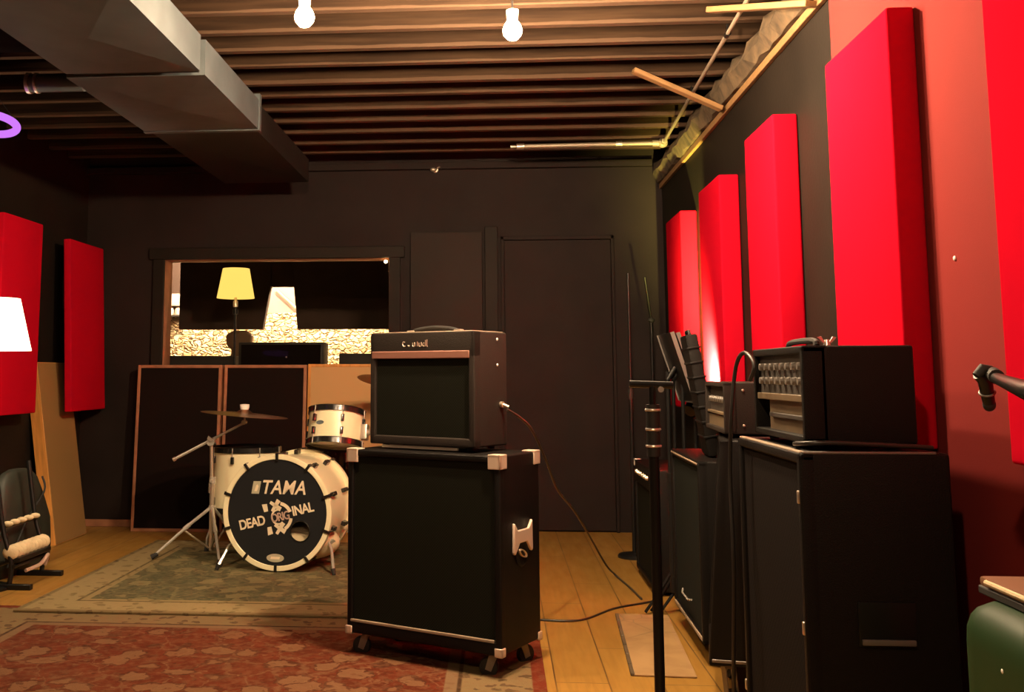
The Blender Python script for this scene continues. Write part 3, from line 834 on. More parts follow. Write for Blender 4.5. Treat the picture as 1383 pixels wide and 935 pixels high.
ha = thing('amplifier_head', 'tall black amplifier head with knobs on the nearest right cabinet', 'amplifier', (0.868, 2.86, 0.917), R(-90))
w, d, h, z0 = 0.50, 0.265, 0.238, 0.014
o = B()
o.box((-w/2, -d/2+0.04, z0), (w/2, d/2, z0+h), bevel=0.008, seg=3)
o.box((-w/2, -d/2, z0), (-w/2+0.022, -d/2+0.06, z0+h), bevel=0.006, seg=3); o.box((w/2-0.022, -d/2, z0), (w/2, -d/2+0.06, z0+h), bevel=0.006, seg=3)
o.box((-w/2, -d/2, z0), (w/2, -d/2+0.06, z0+0.018), bevel=0.006, seg=3); o.box((-w/2, -d/2, z0+h-0.02), (w/2, -d/2+0.06, z0+h), bevel=0.006, seg=3)
o.build('body', M['tolex'], ha)
b = B(); b.box((-w/2+0.02, -d/2+0.016, z0+0.115), (w/2-0.02, -d/2+0.05, z0+h-0.018)); cp = b.build('control_panel', M['console'], ha, smooth=False)
for row in range(2):
    for k in range(8):
        b = B(); x = -0.19 + 0.054*k; zz = z0+0.15+0.038*row
        b.cyl((x, -d/2+0.018, zz), (x, -d/2+0.004, zz), 0.011, 0.009, 16); b.build('knob', M['grey_metal'], cp)
b = B(); b.box((-w/2+0.02, -d/2+0.006, z0+0.098), (w/2-0.02, -d/2+0.03, z0+0.116)); b.build('trim_strip', M['panel_beige'], ha, bevel=0.002)
b = B(); b.box((-w/2+0.10, -d/2+0.02, z0+0.016), (w/2-0.02, -d/2+0.05, z0+0.099)); b.build('lower_panel', M['panel_beige'], ha, smooth=False)
b = B(); b.box((-w/2+0.13, -d/2+0.010, z0+0.052), (w/2-0.03, -d/2+0.024, z0+0.064)); b.build('rail', M['console'], ha, bevel=0.002)
b = B(); b.tube([(-0.13, -0.06, z0+h+0.003), (-0.10, -0.06, z0+h+0.016), (0.10, -0.06, z0+h+0.016), (0.13, -0.06, z0+h+0.003)], 0.008, 8, smooth=4); b.build('handle', M['rubber'], ha)
for sx in (-1, 1):
    for sy in (-1, 1):
        b = B(); b.cyl((sx*0.2, sy*0.09, 0), (sx*0.2, sy*0.09, z0+0.002), 0.013); b.build('rubber_foot', M['rubber'], ha)
wn = thing('wing_nut', 'small chrome wing nut lying on the nearest amplifier head', 'wing nut', (0.812, 2.66, 0.917+0.2535), R(15))
b = B(); b.cyl((0, 0, 0), (0, 0, 0.014), 0.009, 0.006); b.build('hub', M['chrome'], wn)
for s_ in (-1, 1):
    b = B(); b.prism([(s_*0.004, 0.004), (s_*0.012, 0.006), (s_*0.026, 0.020), (s_*0.016, 0.022)], 0.004, Matrix.Translation((0, -0.002, 0))); b.build('wing', M['chrome'], wn)

# middle stack
cbb = thing('speaker_cabinet', 'dark speaker cabinet on casters between the nearest stack and the beige mat', 'speaker cabinet', (0.885, 3.815, 0), R(-101))
w, d, h, z0 = 0.52, 0.33, 0.73, 0.15
cab_body(w, d, h, z0, M['tolex'], cbb, rim=0.026, slant=R(4.5))
b = B(); b.box((-w/2+0.024, -d/2+0.014, z0+0.024), (w/2-0.024, -d/2+0.045, z0+h-0.024))
for v in b.bm.verts: v.co.y += (v.co.z - z0)*math.tan(R(4.5))*max(0, 1-(v.co.y+d/2)/d)
b.build('grille_cloth', M['grille'], cbb, smooth=False)
b = B(); b.box((w/2-0.002, -d/2+0.01, z0+0.012), (w/2+0.004, d/2-0.02, z0+0.022)); b.build('kick_strip', M['grey_metal'], cbb, bevel=0.002)
for sx in (-1, 1):
    for sy in (-1, 1): caster(cbb, sx*(w/2-0.06), sy*(d/2-0.06), z0, R(30))
hb = thing('amplifier_head', 'dark grey amplifier head with beige lower panel in the middle stack', 'amplifier', (0.905, 3.90, 0.881), R(-93.5))
w, d, h, z0 = 0.48, 0.25, 0.178, 0.012
cab_body(w, d, h, z0, M['tolex_grey'], hb, rim=0.018, recess=0.03, bev=0.007)
b = B(); b.box((-w/2+0.016, -d/2+0.02, z0+0.07), (w/2-0.016, -d/2+0.045, z0+h-0.016)); cp = b.build('control_panel', M['console'], hb, smooth=False)
for k in range(7):
    b = B(); x = -0.17+0.055*k; b.cyl((x, -d/2+0.022, z0+0.115), (x, -d/2+0.006, z0+0.115), 0.012, 0.010, 16); b.build('knob', M['grey_metal'], cp)
b = B(); b.box((-w/2+0.016, -d/2+0.012, z0+0.016), (w/2-0.016, -d/2+0.045, z0+0.058)); b.build('lower_panel', M['panel_beige'], hb, smooth=False)
b = B(); b.box((-w/2+0.016, -d/2+0.006, z0+0.062), (w/2-0.016, -d/2+0.03, z0+0.072)); b.build('trim_strip', M['panel_beige'], hb, bevel=0.002)
for z in (0.03, 0.15):
    b = B(); b.sphere((w/2+0.001, -0.06, z0+z), 0.005, (0.6, 1, 1)); b.build('screw', M['nickel'], hb)
for sx in (-1, 1):
    for sy in (-1, 1):
        b = B(); b.cyl((sx*0.19, sy*0.08, 0), (sx*0.19, sy*0.08, z0+0.002), 0.012); b.build('rubber_foot', M['rubber'], hb)

# far stack: cabinet C behind the mat, low combo D behind it
cc_ = thing('speaker_cabinet', 'grey-green fronted speaker cabinet behind the music stands', 'speaker cabinet', (0.925, 4.475, 0), R(-91))
w, d, h, z0 = 0.72, 0.33, 0.68, 0.085
cab_body(w, d, h, z0, M['tolex'], cc_, rim=0.028)
b = B(); b.box((-w/2+0.024, -d/2+0.012, z0+0.024), (w/2-0.024, -d/2+0.045, z0+h-0.024)); b.build('grille_cloth', M['grille_green'], cc_, smooth=False)
b = B(); b.box((-w/2+0.02, -d/2-0.003, z0+0.012), (w/2-0.01, -d/2+0.010, z0+0.024)); b.build('kick_strip', M['piping'], cc_, bevel=0.002)
b = B(); b.box((-w/2+0.02, -d/2-0.002, z0+h-0.016), (w/2-0.02, -d/2+0.010, z0+h-0.008)); b.build('piping', M['piping'], cc_, bevel=0.002)
b = B(); b.tube([(-0.08, -d/2-0.004, z0+0.12), (-0.04, -d/2-0.012, z0+0.112), (0.1, -d/2-0.012, z0+0.112), (0.14, -d/2-0.004, z0+0.12)], 0.004, 8); b.build('pull_bar', M['chrome'], cc_)
for sx in (-1, 1):
    for sy in (-1, 1): caster(cc_, sx*(w/2-0.07), sy*(d/2-0.07), z0, R(70))
cd = thing('combo_amplifier', 'low black combo amplifier with chrome corners, farthest in the right hand row', 'amplifier', (0.905, 5.72, 0), R(-90))
w, d, h, z0 = 0.68, 0.30, 0.60, 0.02
cab_body(w, d, h, z0, M['tolex'], cd, rim=0.03, top=0.12)
b = B(); b.box((-w/2+0.026, -d/2+0.012, z0+0.026), (w/2-0.026, -d/2+0.045, z0+h-0.115)); b.build('grille_cloth', M['grille'], cd, smooth=False)
for sx in (-1, 1):
    for sy in (-1, 1): corner(cd, w, d, h, z0, sx, sy, True, M['chrome'], 0.035)
for k in range(6):
    b = B(); x = -0.2+0.08*k; b.cyl((x, -d/2+0.001, z0+h-0.055), (x, -d/2-0.014, z0+h-0.055), 0.013, 0.010, 16); b.build('knob', M['nickel'], cd)
for sx in (-1, 1):
    for sy in (-1, 1):
        b = B(); b.cyl((sx*0.28, sy*0.1, 0), (sx*0.28, sy*0.1, z0+0.002), 0.016); b.build('rubber_foot', M['rubber'], cd)

# spot lamp on a stand in the gap between those two, aimed at the second panel
SPX, SPY, SPZ = 0.950, 5.21, 0.955
ul = thing('spot_lamp', 'small spot lamp on a stand behind the far cabinet, throwing the pale glow', 'lamp', (SPX, SPY, 0))
b = B(); b.lathe([(0, 0), (0.08, 0), (0.08, 0.012), (0.02, 0.025), (0, 0.025)], 28); b.build('base', M['black_metal'], ul)
b = B(); b.cyl((0, 0, 0.02), (0, 0, SPZ-0.07), 0.010); b.build('pole', M['black_metal'], ul)
aim = (Vector((1.08, 5.36, 1.085)) - Vector((SPX, SPY, SPZ))).normalized()
b = B(); b.lathe([(0.0, -0.065), (0.030, -0.065), (0.038, -0.02), (0.040, 0.075), (0.037, 0.075), (0.034, -0.018), (0.0, -0.05)], 28, Matrix.Translation((0, 0, SPZ)) @ aim.to_track_quat('Z', 'Y').to_matrix().to_4x4())
b.build('housing', M['black_metal'], ul)
ld = bpy.data.lights.new('spot_beam', 'SPOT')
ld.energy = 2600; ld.color = (1.0, 0.85, 0.19); ld.spot_size = R(88); ld.spot_blend = 1.0; ld.shadow_soft_size = 0.025
lo = bpy.data.objects.new('spot_beam', ld); C.objects.link(lo); lo.parent = ul
lo.location = Vector((0, 0, SPZ)) + aim*0.02
lo.rotation_mode = 'QUATERNION'; lo.rotation_quaternion = (-aim).to_track_quat('Z', 'Y')

# ------------------------------------------------------------------ stands
def music_stand(x, y, rz, tilt, zc, label, group='music stands by the far cabinet'):
    s = thing('music_stand', label, 'music stand', (x, y, 0.001), rz, group)
    # desk: local -Y is its face; it leans back by tilt
    T = Matrix.Translation((0, -0.03, zc)) @ Matrix.Rotation(-tilt, 4, 'X')
    o = B(); o.box((-0.20, -0.004, -0.165), (0.20, 0.004, 0.165), T, bevel=0.0015); dk = o.build('desk', M['black_metal'], s)
    o = B(); o.box((-0.20, -0.05, -0.170), (0.20, 0.004, -0.162), T); o.build('lip', M['grey_metal'], dk)
    for e in (-0.2035, 0.2035):
        o = B(); o.box((e-0.003, -0.009, -0.165), (e+0.003, 0.009, 0.165), T); o.build('edge_rim', M['grey_metal'], dk)
    o = B(); o.cyl((0, 0.012, 0.22), (0, 0.012, zc-0.02), 0.009); o.cyl((0, 0.012, zc-0.06), (0, -0.025, zc), 0.012); o.build('tube', M['black_metal'], s)
    o = B(); o.cyl((0, 0.012, 0.10), (0, 0.012, 0.62), 0.013); o.cyl((0, 0.012, 0.60), (0, 0.012, 0.64), 0.019); o.build('lower_tube', M['black_metal'], s)
    for k in range(3):
        a = 2*PI*k/3 + PI/2
        o = B(); o.tube([(0, 0.012, 0.20), (0.07*math.cos(a), 0.012+0.07*math.sin(a), 0.09), (0.13*math.cos(a), 0.012+0.13*math.sin(a), 0.008)], 0.007, 8); o.build('leg', M['black_metal'], s)
    return s
music_stand(0.800, 5.00, R(90), R(17), 1.13, 'music stand with black desk on edge, leftmost of the three by the far cabinet')
music_stand(0.830, 5.03, R(91), R(18), 1.13, 'music stand with black desk on edge, middle of the three by the far cabinet')
music_stand(0.868, 5.00, R(89), R(16), 1.11, 'music stand with black desk on edge, nearest the wall of the three')
fc = thing('folder_case', 'black ribbed flat case standing on the far cabinet beside the music stands', 'case', (0.862, 4.40, 0.7665), rot=(0, R(-9), R(-4)))
b = B(); b.box((-0.024, -0.11, 0.005), (0.024, 0.11, 0.50), bevel=0.010); b.build('body', M['tolex'], fc)
for i in range(7):
    b = B(); b.box((-0.027, -0.113, 0.08+0.06*i), (0.027, 0.113, 0.088+0.06*i), bevel=0.002); b.build('rib', M['black_metal'], fc)
b = B(); b.tube([(0, -0.06, 0.498), (0, -0.05, 0.515), (0, 0.05, 0.515), (0, 0.06, 0.498)], 0.007, 8); b.build('handle', M['rubber'], fc)

def mic_stand(x, y, top, label, bar=0.0, base_r=0.10, boom=None, m=None):
    s = thing('microphone_stand', label, 'microphone stand', (x, y, 0.0))
    o = B(); o.lathe([(0, 0), (base_r, 0), (base_r, 0.012), (base_r*0.9, 0.022), (0.02, 0.03), (0, 0.03)], 32); o.build('base', M['black_metal'], s)
    o = B(); o.cyl((0, 0, 0.02), (0, 0, top*0.56), 0.013); o.build('lower_tube', M['black_metal'], s)
    o = B(); o.cyl((0, 0, top*0.5), (0, 0, top), 0.0085); o.build('upper_tube', M['black_metal'], s)
    o = B(); o.cyl((0, 0, top*0.55), (0, 0, top*0.55+0.06), 0.018); o.build('clutch', M['rubber'], s)
    if boom:
        o = B(); o.tube([(-boom[0]*0.25, -boom[1]*0.25, top-boom[2]*0.25), (boom[0], boom[1], top+boom[2])], 0.008, 10); o.build('boom', M['black_metal'], s)
        o = B(); o.sphere((0, 0, top), 0.024, (1, 1, 0.8)); o.build('boom_joint', M['rubber'], s)
    return s
ps = thing('microphone_stand', 'tall black stand with chrome collars in front of the beige mat', 'microphone stand', (0.372, 2.6, 0))
b = B(); b.lathe([(0, 0), (0.13, 0), (0.13, 0.014), (0.115, 0.024), (0.02, 0.034), (0, 0.034)], 36); b.build('base', M['black_metal'], ps)
b = B(); b.cyl((0, 0, 0.02), (0, 0, 0.93), 0.0125); b.build('lower_tube', M['black_metal'], ps)
b = B(); b.cyl((0, 0, 0.9), (0, 0, 1.075), 0.0085); b.build('upper_tube', M['black_metal'], ps)
b = B(); b.cyl((0, 0, 0.90), (0, 0, 1.025), 0.0165); b.build('clutch', M['rubber'], ps)
for z in (0.925, 0.965, 1.012):
    b = B(); b.torus(0.0165, 0.0035, 24, 8, Matrix.Translation((0, 0, z))); b.build('collar', M['chrome'], ps)
b = B(); b.tube([(-0.055, 0, 1.075), (0.05, 0, 1.072)], 0.009, 10); b.build('cross_bar', M['black_metal'], ps)
b = B(); b.cyl((0.018, -0.01, 1.062), (0.018, -0.022, 1.062), 0.007); b.build('thumb_screw', M['chrome'], ps)
mic_stand(0.80, 6.50, 1.72, 'thin black stand against the back wall beside the door')
mic_stand(1.00, 6.95, 1.45, 'black boom stand leaning its arm up near the smallest red panel', boom=(-0.05, -0.1, 0.28))

# microphone on a boom at the right edge
ms = thing('microphone_stand', 'boom stand reaching in from outside the frame to hold the drooping microphone', 'microphone stand', (0.78, 1.05, 0))
b = B(); b.lathe([(0, 0), (0.13, 0), (0.13, 0.014), (0.115, 0.024), (0.02, 0.034), (0, 0.034)], 36); b.build('base', M['black_metal'], ms)
b = B(); b.cyl((0, 0, 0.02), (0, 0, 1.05), 0.012); b.build('tube', M['black_metal'], ms)
b = B(); b.tube([(0.0, 0.0, 1.06), (0.055, 0.68, 1.073), (0.16, 1.02, 1.093)], [0.017, 0.016, 0.010], 14); b.build('boom', M['black_metal'], ms)
b = B(); b.sphere((0, 0, 1.055), 0.026); b.build('boom_joint', M['rubber'], ms)
b = B(); b.cyl((0.155, 1.0, 1.094), (0.163, 1.035, 1.1), 0.014); b.build('swivel', M['rubber'], ms)
mc = thing('microphone', 'drooping dark microphone at the end of the boom by the frame edge', 'microphone', (0.930, 2.09, 1.098))
ax = Vector((0.022, 0.035, -0.062))
b = B(); b.tube([Vector((-0.010, 0, 0.002)), ax*0.2, ax*1.05], [0.0145, 0.0155, 0.0125], 16); b.build('body', M['black_metal'], mc)
b = B(); b.sphere(ax*1.05, 0.0145, (0.95, 0.95, 1.1)); b.build('grille', M['rubber'], mc)
b = B(); b.torus(0.0155, 0.0025, 24, 8, Matrix.Translation(ax*0.62) @ ax.to_track_quat('Z', 'Y').to_matrix().to_4x4()); b.build('ring', M['grey_metal'], mc)
b = B(); b.tube([Vector((-0.018, -0.004, -0.003)), Vector((-0.004, -0.004, 0.012)), Vector((0.014, -0.006, 0.010))], [0.010, 0.013, 0.010], 12, smooth=0); b.build('clip', M['rubber'], mc)
mc.scale = (0.88, 0.88, 0.88)

# ------------------------------------------------------------------ drum kit
def hoop(parent, Rr, depth_c, hgt, m, name='hoop', T=None, thick=0.012):
    o = B(); o.lathe([(Rr-thick*0.4, depth_c-hgt/2), (Rr+thick*0.6, depth_c-hgt/2), (Rr+thick*0.6, depth_c+hgt/2), (Rr-thick*0.4, depth_c+hgt/2)], 64, T, closed=True)
    return o.build(name, m, parent, bevel=0.002)
bd = thing('bass_drum', 'cream bass drum with black printed front head, standing on the green rug', 'drum', (-1.232, 5.75, 0.0235), R(-8))
RB = 0.292
zc = 0.318
TB = Matrix.Translation((0, 0, zc)) @ Matrix.Rotation(-PI/2, 4, 'X')       # lathe Z -> +Y (towards the drummer)
b = B(); b.lathe([(RB-0.012, 0.03), (RB, 0.03), (RB, 0.43), (RB-0.012, 0.43)], 72, TB, closed=True); b.build('shell', M['cream'], bd)
for yc in (0.018, 0.44):
    o = B(); o.lathe([(RB-0.005, yc-0.018), (RB+0.023, yc-0.018), (RB+0.023, yc+0.018), (RB-0.005, yc+0.018)], 80, TB, closed=True); o.build('hoop', M['cream'], bd, bevel=0.003)
# front head with the port hole cut through it
hx, hz, hr = 0.135, -0.098, 0.056
o = B()
n = 96
outer = [o.bm.verts.new(((RB+0.002)*math.cos(2*PI*i/n), 0.008, (RB+0.002)*math.sin(2*PI*i/n))) for i in range(n)]
inner = [o.bm.verts.new((hx+hr*math.cos(2*PI*i/n), 0.008, hz+hr*math.sin(2*PI*i/n))) for i in range(n)]
for i in range(n):
    j = (i+1) % n
    o.bm.faces.new((outer[i], outer[j], inner[j], inner[i]))
r = bmesh.ops.extrude_face_region(o.bm, geom=list(o.bm.faces))
bmesh.ops.translate(o.bm, vec=(0, 0.003, 0), verts=[v for v in r['geom'] if isinstance(v, bmesh.types.BMVert)])
hd = o.build('front_head', M['head_black'], bd, loc=(0, 0, zc), smooth=False)
o = B(); o.torus(hr, 0.004, 40, 8, Matrix.Translation((hx, 0.008, hz)) @ Matrix.Rotation(PI/2, 4, 'X')); o.build('port_ring', M['drum_black'], hd)
o = B(); o.lathe([(0, 0.42), (RB-0.013, 0.42), (RB-0.013, 0.424), (0, 0.424)], 64, TB); o.build('rear_head', M['head_white'], bd)
pw = B(); pw.sphere((0, 0, 0), 1.0, (0.19, 0.13, 0.10), 32)
tag(pw.build('pillow', M['pad_cream'], loc=(-1.09, 5.92, 0.165), rot=(R(-12), 0, R(-8))), 'cream pillow inside the bass drum, showing through the round port', 'pillow')
# printing on the head
FR = (PI/2, 0, 0)
text_part('brand_lettering', 'TAMA', 0.099, M['print_cream'], hd, (0.034, 0.005, 0.132), FR, extrude=0.0008, shear=0.25, bold=0.0016, scale=(0.93, 1.05, 1), spacing=1.06)
o = B(); o.prism([(-0.062, -0.034), (-0.018, -0.034), (-0.006, 0.034), (-0.050, 0.034)], 0.002, Matrix.Translation((-0.088, 0.005, 0.132))); mk = o.build('brand_mark', M['print_grey'], hd, smooth=False)
o = B(); o.prism([(-0.045, -0.02), (-0.034, 0.012), (-0.026, 0.018), (-0.021, 0.006), (-0.029, -0.02)], 0.001, Matrix.Translation((-0.088, 0.0042, 0.132))); o.build('brand_glyph', M['print_cream'], mk, smooth=False)
TA = R(13.5)
text_part('band_lettering', 'DEAD', 0.072, M['print_cream'], hd, (-0.142, 0.005, -0.062), (PI/2, -TA, 0), extrude=0.0008, bold=0.0018, scale=(0.85, 1.0, 1), spacing=0.92)
text_part('band_lettering', 'ORIG', 0.062, M['print_pink'], hd, (0.022, 0.0035, -0.024), (PI/2, -TA, 0), extrude=0.0008, bold=0.0012, scale=(0.82, 1.0, 1), spacing=0.85)
text_part('band_lettering', 'INAL', 0.072, M['print_cream'], hd, (0.150, 0.005, 0.020), (PI/2, -TA, 0), extrude=0.0008, bold=0.0018, scale=(0.85, 1.0, 1), spacing=0.92)
o = B()
EC = Matrix.Translation((0.010, 0.0046, -0.024)) @ Matrix.Rotation(-TA, 4, 'Y')
def arc(r0, r1, a0, a1, n_=14):
    o.prism([(r1*math.cos(a0+(a1-a0)*i/n_), r1*math.sin(a0+(a1-a0)*i/n_)) for i in range(n_+1)] + [(r0*math.cos(a1-(a1-a0)*i/n_), r0*math.sin(a1-(a1-a0)*i/n_)) for i in range(n_+1)], 0.002, EC)
arc(0.034, 0.043, R(60), R(300))
arc(0.064, 0.082, R(10), R(68)); arc(0.064, 0.082, R(-72), R(-18))
def xstar(cx, cz, s):
    for a in (R(45), R(-45)):
        o.prism([(-s, -s*0.22), (s, -s*0.34), (s, s*0.34), (-s, s*0.22)], 0.002, EC @ Matrix.Translation((cx, 0, cz)) @ Matrix.Rotation(a, 4, 'Y'))
xstar(-0.004, 0.062, 0.036); xstar(-0.004, -0.062, 0.036)
for q in (1, -1):
    o.prism([(-0.075, q*0.042), (-0.052, q*0.042), (-0.050, q*0.082), (-0.080, q*0.085)][::q], 0.002, EC)
o.build('band_emblem', M['print_cream'], hd, smooth=False)
o = B(); o.lathe([(0, 0), (1, 0), (1, 0.003), (0, 0.003)], 48, Matrix.Translation((-0.005, 0.008, -0.245)) @ Matrix.Diagonal((0.05, 1, 0.022, 1)) @ Matrix.Rotation(PI/2, 4, 'X')); bg = o.build('oval_badge', M['print_grey'], hd)
o = B(); o.prism([(-0.028, -0.006), (0.024, -0.006), (0.028, 0.007), (-0.024, 0.007)], 0.001, Matrix.Translation((-0.005, 0.0042, -0.245))); o.build('badge_print', M['print_cream'], bg, smooth=False)
# claws, tension rods and lugs all round
for k in range(10):
    a = R(18 + 36*k)
    for yy, yl, sgn in ((0.018, 0.12, -1), (0.44, 0.34, 1)):
        T = Matrix.Translation((0, 0, zc)) @ Matrix.Rotation(-a, 4, 'Y')
        o = B(); r_ = RB + 0.012
        o.box((r_-0.026, yy+sgn*0.022-0.004, -0.008), (r_+0.016, yy+sgn*0.022+0.004, 0.008), T)
        o.box((r_+0.010, min(yy+sgn*0.026, yy-sgn*0.02), -0.009), (r_+0.018, max(yy+sgn*0.026, yy-sgn*0.02), 0.009), T)
        cl = o.build('claw_hook', M['drum_black'], bd, bevel=0.002)
        o = B(); o.cyl(T @ Vector((r_+0.014, yy, 0)), T @ Vector((r_+0.014, yl, 0)), 0.004, seg=8); o.build('tension_rod', M['drum_black'], cl)
        o = B(); o.box((RB-0.001, yl-0.03, -0.012), (RB+0.026, yl+0.03, 0.012), T); o.build('lug', M['drum_black'], bd, bevel=0.004)
for sx in (-1, 1):
    o = B(); o.tube([(sx*0.255, 0.14, zc-0.16), (sx*0.30, 0.06, 0.12), (sx*0.335, -0.01, 0.012)], 0.0085, 10); sp = o.build('spur', M['chrome'], bd)
    o = B(); o.cyl((sx*0.329, -0.006, 0.030), (sx*0.339, -0.016, 0.001), 0.014, 0.010); o.build('rubber_tip', M['rubber'], sp)
    o = B(); o.cyl((sx*0.245, 0.15, zc-0.155), (sx*0.285, 0.13, zc-0.175), 0.02); o.build('spur_bracket', M['chrome'], bd)

def tom(name, label, loc, rot, r, dep, shell, hoopm, lugs, group=None, top_head='head_white'):
    t_ = thing(name, label, 'drum', loc, rot=rot, group=group)
    o = B(); o.lathe([(r-0.008, 0.0), (r, 0.0), (r, dep), (r-0.008, dep)], 56, closed=True); o.build('shell', shell, t_)
    o = B(); o.lathe([(0, dep+0.004), (r-0.004, dep+0.004), (r+0.002, dep-0.001), (r-0.009, dep-0.001), (0, dep-0.001)], 56); o.build('batter_head', M[top_head], t_)
    o = B(); o.lathe([(0, -0.003), (r-0.002, -0.003), (r-0.002, 0.0), (0, 0.0)], 56); o.build('bottom_head', M['head_white'], t_)
    for z, nm in ((dep+0.002, 'rim'), (-0.002, 'rim')):
        o = B(); o.lathe([(r+0.001, z-0.014), (r+0.010, z-0.014), (r+0.008, z+0.016), (r+0.012, z+0.019), (r-0.001, z+0.019), (r+0.001, z+0.010)], 56, closed=True); o.build(nm, hoopm, t_)
    for k in range(lugs):
        a = 2*PI*(k+0.5)/lugs
        T = Matrix.Rotation(a, 4, 'Z')
        for zz in ((dep-0.055, 0.055) if dep > 0.15 else (dep/2,)):
            o = B(); o.box((r-0.001, -0.009, zz-0.022), (r+0.018, 0.009, zz+0.022), T, bevel=0.004); lg = o.build('lug', M['drum_black'], t_)
            q = B(); e = dep+0.02 if zz > dep/2 - 1e-6 else -0.02
            q.cyl(T @ Vector((r+0.010, 0, zz)), T @ Vector((r+0.010, 0, e)), 0.003, seg=8); q.build('tension_rod', M['chrome'], lg)
    return t_
ft = tom('floor_tom', 'deep cream floor tom behind the bass drum on three legs', (-1.585, 6.50, 0.27), (0, 0, R(12)), 0.205, 0.36, M['cream'], M['drum_black'], 8, top_head='head_black')
for a in (R(195), R(315), R(75)):
    ca_, sa_ = math.cos(a), math.sin(a)
    o = B(); o.tube([(0.222*ca_, 0.222*sa_, 0.24), (0.222*ca_, 0.222*sa_, -0.12), (0.240*ca_, 0.240*sa_, -0.17), (0.240*ca_, 0.240*sa_, -0.235)], 0.0065, 10); lgg = o.build('leg', M['chrome'], ft)
    o = B(); o.cyl((0.240*ca_, 0.240*sa_, -0.247), (0.240*ca_, 0.240*sa_, -0.215), 0.016, 0.011); o.build('rubber_foot', M['rubber'], lgg)
    o = B(); o.box((0.203, -0.02, 0.10), (0.236, 0.02, 0.16), Matrix.Rotation(a, 4, 'Z'), bevel=0.004); o.build('leg_bracket', M['chrome'], ft)
rt_ = tom('rack_tom', 'cream rack tom with black rims tipped towards the drummer', (-0.985, 6.20, 0.682), (R(-13), R(7), R(20)), 0.163, 0.185, M['cream'], M['drum_black'], 6, top_head='head_black')
o = B(); o.lathe([(0, 0), (1, 0), (1, 0.004), (0, 0.004)], 32, Matrix.Rotation(R(-137), 4, 'Z') @ Matrix.Translation((0.161, 0, 0.10)) @ Matrix.Rotation(PI/2, 4, 'Y') @ Matrix.Diagonal((0.012, 0.026, 1, 1))); o.build('badge', M['drum_black'], rt_)
o = B(); o.box((0.155, -0.03, 0.03), (0.20, 0.03, 0.12), Matrix.Rotation(R(-28), 4, 'Z'), bevel=0.006); o.cyl((0.165, -0.088, 0.075), (0.19, -0.10, 0.075), 0.018); o.build('mount_bracket', M['nickel'], rt_)
ts = thing('drum_stand', 'chrome stand holding the rack tom, mostly behind the combo', 'drum stand', (-0.70, 6.42, 0.0235))
b = B(); b.cyl((0, 0, 0.06), (0, 0, 0.76), 0.0125); b.build('tube', M['chrome'], ts)
b = B(); b.tube([(0, 0, 0.735), (-0.06, -0.11, 0.735), (-0.095, -0.20, 0.725)], 0.0095, 10); b.cyl((-0.02, 0, 0.735), (0.02, 0, 0.735), 0.024); b.build('arm', M['chrome'], ts)
for k in range(3):
    a = 2*PI*k/3+0.4
    b = B(); b.tube([(0, 0, 0.35), (0.22*math.cos(a), 0.22*math.sin(a), 0.012)], 0.008, 8); lg = b.build('leg', M['chrome'], ts)
    b = B(); b.sphere((0.22*math.cos(a), 0.22*math.sin(a), 0.014), 0.014); b.build('rubber_foot', M['rubber'], lg)
sn = tom('snare_drum', 'black snare drum below the rack tom', (-1.05, 6.64, 0.47), (R(2), 0, R(8)), 0.178, 0.14, M['drum_black'], M['drum_black'], 8)
st = thing('snare_stand', 'low chrome stand under the black snare drum', 'drum stand', (-1.05, 6.64, 0.0235))
b = B(); b.cyl((0, 0, 0.05), (0, 0, 0.36), 0.012); b.build('tube', M['chrome'], st)
for k in range(3):
    a = 2*PI*k/3+0.5
    b = B(); b.tube([(0, 0, 0.34), (0.18*math.cos(a), 0.18*math.sin(a), 0.415), (0.194*math.cos(a), 0.194*math.sin(a), 0.445)], 0.007, 8); b.build('basket_arm', M['chrome'], st)
    b = B(); b.tube([(0, 0, 0.22), (0.2*math.cos(a+1), 0.2*math.sin(a+1), 0.010)], 0.007, 8); b.build('leg', M['chrome'], st)

# cymbal stand with boom and dark cymbal
cs = thing('cymbal_stand', 'chrome boom cymbal stand with splayed tripod beside the floor tom', 'cymbal stand', (-1.728, 6.235, 0.0235))
b = B(); b.cyl((0, 0, 0.03), (0, 0, 0.44), 0.013); b.build('lower_tube', M['nickel'], cs)
b = B(); b.cyl((-0.005, 0, 0.40), (-0.012, 0, 0.665), 0.010); b.build('upper_tube', M['nickel'], cs)
b = B(); b.cyl((0, 0, 0.42), (0, 0, 0.46), 0.019); b.cyl((0, -0.018, 0.44), (0, -0.035, 0.44), 0.009); b.build('height_clamp', M['chrome'], cs)
b = B(); b.tube([(-0.236, 0, 0.565), (-0.18, 0, 0.594), (0.185, 0.01, 0.782)], [0.009, 0.0095, 0.0075], 12); b.build('boom', M['chrome'], cs)
b = B(); b.cyl((-0.245, 0, 0.560), (-0.232, 0, 0.567), 0.012); b.build('boom_end', M['nickel'], cs)
b = B(); b.cyl((-0.012, -0.025, 0.668), (-0.012, 0.025, 0.668), 0.024); b.prism([(-0.03, 0.69), (-0.012, 0.672), (0.008, 0.676), (-0.002, 0.69), (-0.022, 0.706)], 0.006, Matrix.Translation((0, -0.035, 0))); b.build('tilter_clamp', M['chrome'], cs)
b = B(); b.tube([(0.185, 0.01, 0.782), (0.188, 0.01, 0.82), (0.185, 0.01, 0.885)], 0.006, 10); b.cyl((0.185, -0.012, 0.785), (0.185, 0.03, 0.785), 0.014); b.build('tilter', M['chrome'], cs)
b = B(); b.lathe([(0, 0.858), (0.022, 0.858), (0.028, 0.872), (0.029, 0.892), (0, 0.895)], 20, Matrix.Translation((0.185, 0.01, 0.0))); b.build('wing_nut', M['white_dot'], cs)
